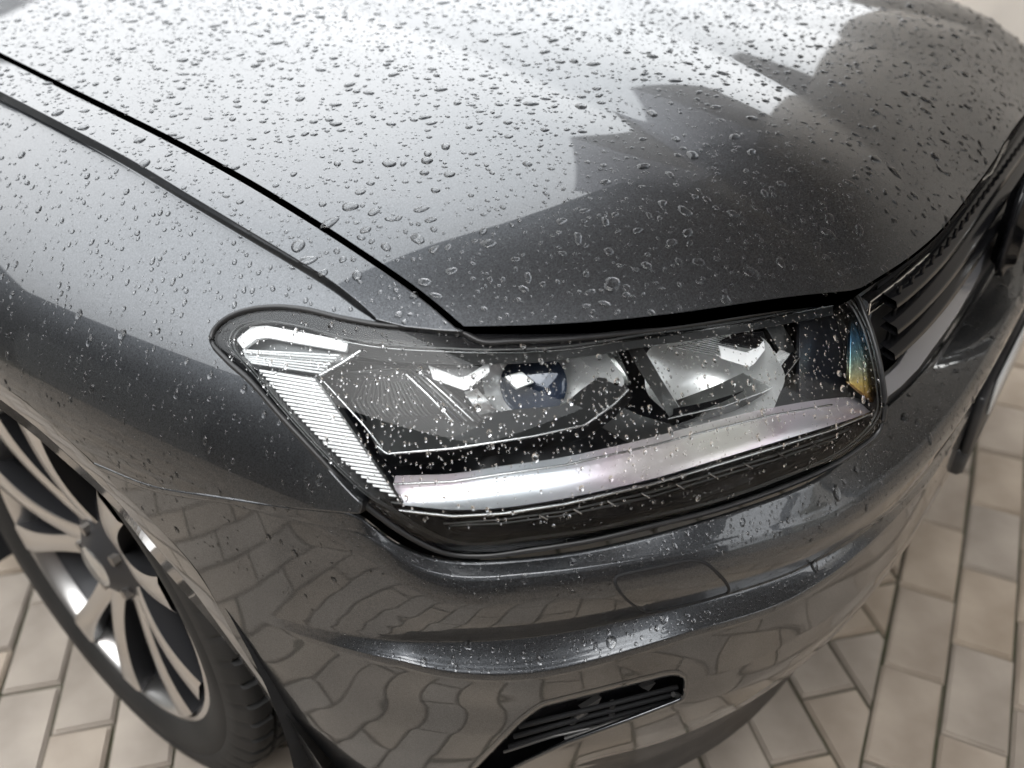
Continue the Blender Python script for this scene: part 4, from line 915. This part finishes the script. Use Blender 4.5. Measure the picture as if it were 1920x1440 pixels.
# ================================================================== SURROUNDINGS (seen only as reflections in the paint and glass)
WALLM = mat('pale_render', (.42, .42, .41), .9); noise_col(WALLM, (.20, .205, .205), (.30, .30, .295), 1.5)
BRICKM = mat('dark_brick', (.11, .085, .075), .9); STONEM = mat('cream_render', (.36, .33, .30), .9); noise_col(STONEM, (.60, .56, .51), (.74, .69, .63), 2); DKM = mat('dark_soffit', (.50, .49, .52), .7); GLASSM = mat('window_glass', (.02, .025, .03), .05)
DTIM = mat('dark_timber', (.055, .05, .047), .8); CONC = mat('grey_concrete', (.20, .20, .195), .85)
def house(loc, size, label, wallm, yaw_=0, nwin=5, storeys=2, roof=True):
    hs_ = empty('house', (loc[0], loc[1], 0), label, 'house'); cy, sy = math.cos(yaw_), math.sin(yaw_); Rz = np.array([[cy, -sy, 0], [sy, cy, 0], [0, 0, 1]])
    def W(p): return np.array(p)@Rz.T+[loc[0], loc[1], 0]
    mb = MB(); mb.box(W((0, 0, size[2]/2)), size, Rz); mb.build('wall', wallm, hs_, smooth=False)
    for s_ in range(storeys):
        for i in range(nwin):
            for sd_ in (-1, 1):
                x = (i+.5)/nwin*size[0]-size[0]/2; z = (s_+.55)*size[2]/storeys; mb = MB(); mb.box(W((x, sd_*size[1]/2, z)), (1.0, .06, 1.3), Rz); f = mb.build('window', WALLM, hs_, smooth=False)
                mb = MB(); mb.box(W((x, sd_*(size[1]/2+.03), z)), (.84, .03, 1.14), Rz); mb.build('pane', GLASSM, f, smooth=False) if False else mb.build('pane', GLASSM, hs_, smooth=False)
    mb = MB(); a, b, z = size[0]/2+.3, size[1]/2+.3, size[2]
    mb.add([W(p) for p in ((-a, -b, z), (a, -b, z), (a, b, z), (-a, b, z), (-a+.5, 0, z+1.4), (a-.5, 0, z+1.4))], [(0, 1, 5, 4), (2, 3, 4, 5), (1, 2, 5), (3, 0, 4), (3, 2, 1, 0)]); mb.build('roof', BRICKM, hs_, smooth=False)
    return hs_
house((-8.2, 16.0), (14, 6, 8.4), 'long pale rendered house behind the car, mirrored in the side of the front wing', WALLM, 0, 6, 3)
house((4.6, 16.8), (9.6, 6, 6.9), 'lower pale house behind the car, mirrored in the rear of the bonnet', WALLM, 0, 4)
house((-6.0, -8.0), (8.0, 6.4, 5.2), 'dark brick house added out of view to darken the reflection in the headlamp lens', BRICKM, 0, 4)  # unseen house, added to keep bright sky out of the lens reflection
house((8.2, -6.4), (9, 13.2, 9.5), 'tall cream house beyond the car front, mirrored in the nose of the bonnet', STONEM, 0, 4, 3)
cn = empty('overhanging_storey', (-1, -4, 5.5), 'dark upper storey jutting out over the front of the car, mirrored in the bonnet', 'building')
mb = MB(); mb.box((.75, -4.3, 6.6), (5.9, 10.4, 2.2)); mb.build('upper_wall', DKM, cn, smooth=False)
mb = MB(); mb.box((.75, .92, 5.6), (6.0, .08, .3)); mb.build('fascia', CONC, cn, smooth=False)
for x, y in ((-1.9, -9.2), (1, -9.2), (3.4, -9.2)): mb = MB(); mb.box((x, y, 2.75), (.35, .35, 5.5), ch=.02); mb.build('post', CONC, cn, smooth=False)
mb = MB(); mb.box((4.6, .95, 5.4), (2.4, 1.6, 3.0)); mb.build('bay', DKM, cn, smooth=False)
gg = empty('added_dark_block', (-7.0, 3.0, 0), 'low dark timber block added out of view to darken the reflection in the front wing', 'added_dark_block')  # unseen block, added so the wing side reflects dark instead of sky
mb = MB(); mb.box((-7.0, 3.0, 2.0), (4.0, 12.4, 4.0)); mb.build('wall', DTIM, gg, smooth=False); mb = MB(); mb.box((-7.0, 3.0, 4.06), (4.4, 12.8, .12)); mb.build('roof', DTIM, gg, smooth=False)
for k_ in range(3): mb = MB(); mb.box((-4.98, -.6+3.6*k_, 1.1), (.06, 2.6, 2.2)); mb.build('block_panel', CONC, gg, smooth=False)

# ================================================================== RAINDROPS
TH = {}
def lobes(n, seg, big):
    """outline radius per angle for n drops: union of up to three overlapping discs, softly merged"""
    th = np.linspace(0, 2*np.pi, seg, endpoint=False); u = np.stack([np.cos(th), np.sin(th)], -1)
    R0 = np.ones(n); out = np.ones((n, seg))**7
    for k in range(3 if big > .5 else 2):
        on = rng.random(n) < (.75 if k == 0 else .45)*(.35+.65*big); ang = rng.random(n)*2*np.pi; dist = rng.uniform(.3, .85, n)*(.5+.5*big); rad = np.clip(dist+rng.uniform(.1, .5, n), .3, 1.25)
        rad = np.maximum(rad, dist*1.05); c = np.stack([np.cos(ang), np.sin(ang)], -1)*dist[:, None]; cu = c@u.T; q = (rad**2-dist**2)[:, None]+cu**2; rk = cu+np.sqrt(np.maximum(q, 1e-6))
        out = out+np.where(on[:, None], np.maximum(rk, 0)**7, 0)
    r = out**(1/7)
    for k in (2, 3, 4, 5): r = r*(1+(.10/k)*rng.normal(size=(n, 1))*np.cos(k*th[None]+rng.random((n, 1))*6.28))
    return th, r/np.sqrt((r**2).mean(1, keepdims=True))
def drops(name, label, V, F, Nv, classes, closed=False, lift=-.00008, keep=None, minpx=2.0, slope=1.0):
    V = np.asarray(V); Nv = np.asarray(Nv); T = []
    for f in F:
        T.append(f[:3]); 
        if len(f) == 4: T.append((f[0], f[2], f[3]))
    T = np.array([t for t in T if len(t) == 3]); P, z = project(V); a, b, c = V[T[:, 0]], V[T[:, 1]], V[T[:, 2]]; cen = (a+b+c)/3; pc_, zc_ = project(cen)
    nf = unit(Nv[T].mean(1)); ar = .5*np.linalg.norm(np.cross(b-a, c-a), axis=1)
    ok = (zc_ > .3) & (pc_[:, 0] > -150) & (pc_[:, 0] < 2070) & (pc_[:, 1] > -120) & (pc_[:, 1] < 1560) & ((nf*(CAM-cen)).sum(1) > .02)
    T, ar, nf = T[ok], ar[ok], nf[ok]; A = ar.sum(); cum = np.cumsum(ar)/A
    pts = []; 
    for (dens, r_lo, r_hi, seg, nr_, big, hr) in classes:
        n = int(dens*A); t = np.searchsorted(cum, rng.random(n)); u = rng.random((n, 2)); fl = u.sum(1) > 1; u[fl] = 1-u[fl]
        X = V[T[t, 0]]+(V[T[t, 1]]-V[T[t, 0]])*u[:, :1]+(V[T[t, 2]]-V[T[t, 0]])*u[:, 1:]; N = unit(Nv[T[t, 0]]*(1-u.sum(1))[:, None]+Nv[T[t, 1]]*u[:, :1]+Nv[T[t, 2]]*u[:, 1:])
        r = r_lo*(r_hi/r_lo)**(rng.random(n)**1.3)
        p, zz = project(X); px_ = 2*r*FPX/zz; m = (px_ > minpx) & (rng.random(n) < np.clip(.30+1.1*np.clip(N[:, 2], 0, 1)**.8, 0, 1)) & (N[:, 2] > -.05)
        if keep is not None: m &= keep(p, X, N)
        pts.append([X[m], N[m], r[m], seg, nr_, big, hr])
    grid = {}; S = .012
    Vo, Fo, base = [], [], 0
    for X, N, r, seg, nr_, big, hr in pts:
        o = np.argsort(-r); X, N, r = X[o], N[o], r[o]; keepi = []
        for i in range(len(X)):
            key = tuple((X[i]//S).astype(int)); bad = False
            for dx in (-1, 0, 1):
                for dy in (-1, 0, 1):
                    for dz in (-1, 0, 1):
                        for (q, rq) in grid.get((key[0]+dx, key[1]+dy, key[2]+dz), ()):
                            if abs(q[0]-X[i][0])+abs(q[1]-X[i][1])+abs(q[2]-X[i][2]) < 2*(rq+r[i]) and (q[0]-X[i][0])**2+(q[1]-X[i][1])**2+(q[2]-X[i][2])**2 < ((rq+r[i])*1.12)**2: bad = True; break
                        if bad: break
                    if bad: break
                if bad: break
            if not bad: keepi.append(i); grid.setdefault(key, []).append((tuple(X[i]), r[i]))
        X, N, r = X[keepi], N[keepi], r[keepi]; n = len(X)
        if n == 0: continue
        th, rad = lobes(n, seg, big)
        g = np.array([0, 0, -1.0])-N*(-N[:, 2:3]); gl = np.linalg.norm(g, axis=1, keepdims=True); g = unit(g); s_ = np.cross(N, g)
        ang = rng.random(n)*2*np.pi; fa = np.clip(gl[:, 0]*1.6, 0, 1)*slope    # slope: long axis swings to the fall line
        ang = ang*(1-fa); e1 = g*np.cos(ang)[:, None]+s_*np.sin(ang)[:, None]; e2 = np.cross(N, e1)
        el = 1+rng.uniform(0, .55, n)+gl[:, 0]*rng.uniform(0, .6, n)*slope; w_ = 1/np.sqrt(el)
        H = r*hr*.88*rng.uniform(.8, 1.2, n); pw = 2.0+.7*big
        G = []
        ss = np.linspace(0, 1, nr_+1)[1:]**.62
        for k, s in enumerate(ss):
            hh = H*(max(0, 1-s**pw))**.78 if k < len(ss)-1 else 0*H
            x = rad*np.cos(th)*s*(r*el*w_)[:, None]; y = rad*np.sin(th)*s*(r*w_)[:, None]
            sag = (gl[:, 0]*.18*slope)[:, None]*r[:, None]*(1-s)    # the top of the bead leans downhill
            G.append(X[:, None]+x[..., None]*e1[:, None]+y[..., None]*e2[:, None]+g[:, None]*sag[..., None]+N[:, None]*(hh+lift)[:, None, None])
        G = np.stack(G, 1); top_ = X+N*(H+lift)[:, None]+g*(gl[:, 0]*.18*slope*r)[:, None]
        nv = len(ss)*seg+1+(1 if closed else 0); allv = np.concatenate([top_[:, None], G.reshape(n, -1, 3)]+([ (X+N*lift)[:, None]] if closed else []), 1)
        tri = []
        for j in range(seg):
            j2 = (j+1) % seg; tri.append((0, 1+j, 1+j2))
            for k in range(len(ss)-1):
                a0, a1, b0, b1 = 1+k*seg+j, 1+k*seg+j2, 1+(k+1)*seg+j, 1+(k+1)*seg+j2; tri += [(a0, b0, b1), (a0, b1, a1)]
            if closed: l0 = 1+(len(ss)-1)*seg; tri.append((l0+j2, l0+j, nv-1))
        tri = np.array(tri)
        # e1 x e2 = N so angles run anticlockwise seen from outside
        Vo.append(allv.reshape(-1, 3)); Fo.append((tri[None]+(np.arange(n)*nv)[:, None, None]).reshape(-1, 3)+base); base += n*nv
    Vo = np.vstack(Vo); Fo = np.vstack(Fo); me = bpy.data.meshes.new(name)
    me.vertices.add(len(Vo)); me.vertices.foreach_set('co', Vo.ravel()); me.loops.add(Fo.size); me.loops.foreach_set('vertex_index', Fo.ravel().astype(np.int32))
    me.polygons.add(len(Fo)); me.polygons.foreach_set('loop_start', np.arange(0, Fo.size, 3, dtype=np.int32)); me.polygons.foreach_set('loop_total', np.full(len(Fo), 3, np.int32)); me.polygons.foreach_set('use_smooth', [True]*len(Fo))
    me.update(); me.materials.append(WATER); o = bpy.data.objects.new(name, me); C.objects.link(o); tag(o, label, 'raindrops', 'rain beads on the car', 'stuff'); print(name, label, len(Fo)); return o
# (per m2, r_lo, r_hi, segments, rings, lobed, height)
HOODC = [(190, .0048, .0078, 26, 6, 1.0, .30), (1500, .0027, .0052, 20, 5, .85, .36), (5200, .0014, .0027, 14, 4, .5, .42), (15000, .0006, .0014, 9, 3, .2, .45)]
nu_, nv_ = Gh.shape[:2]
drops('raindrops', 'raindrops of many sizes beaded all over the bonnet', hx[:nu_*nv_], [f for f in hf_ if max(f) < nu_*nv_], hn[:nu_*nv_], HOODC, slope=.6)
def merge(*pl):
    V, F, N, k = [], [], [], 0
    for X, Fx, Nx in pl: V.append(X); N.append(Nx); F += [tuple(i+k for i in f) for f in Fx if len(set(f)) == len(f)]; k += len(X)
    return np.vstack(V), F, np.vstack(N)
drops('raindrops', 'raindrops beaded along the narrow top of the front wing beside the bonnet gap', *top_patch, [(300, .0055, .0085, 26, 6, 1.0, .33)]+HOODC[1:], slope=.6)
drops('raindrops', 'fine raindrops clinging to the side of the front wing', *flank_patch, [(260, .0034, .0052, 18, 5, .5, .45), (2600, .0018, .0032, 14, 4, .3, .5), (9500, .0007, .0018, 9, 3, .1, .5)])
drops('raindrops', 'raindrops standing on the bumper ledge and its lower fold', Vb, Fc2, Nb, [(260, .0040, .0070, 24, 6, .9, .38), (2600, .0020, .0040, 18, 5, .5, .45), (26000, .0010, .0020, 11, 4, .3, .52), (60000, .0005, .0010, 8, 3, .1, .5)],
      keep=lambda p, X, N: (X[:, 2] > .545) & ((N[:, 2] > .10) | ((rng.random(len(X)) < .25) & (X[:, 2] > .62)) | (rng.random(len(X)) < .04)))
LP_ = patch(lensp, on_lens(0), 9, thick=False)
drops('raindrops', 'raindrops and short trickles scattered over the headlamp lens', *LP_, [(500, .0022, .0036, 18, 5, .9, .36), (5500, .0010, .0020, 13, 4, .7, .28), (34000, .0004, .0010, 9, 3, .4, .30)], closed=True, lift=.0002)
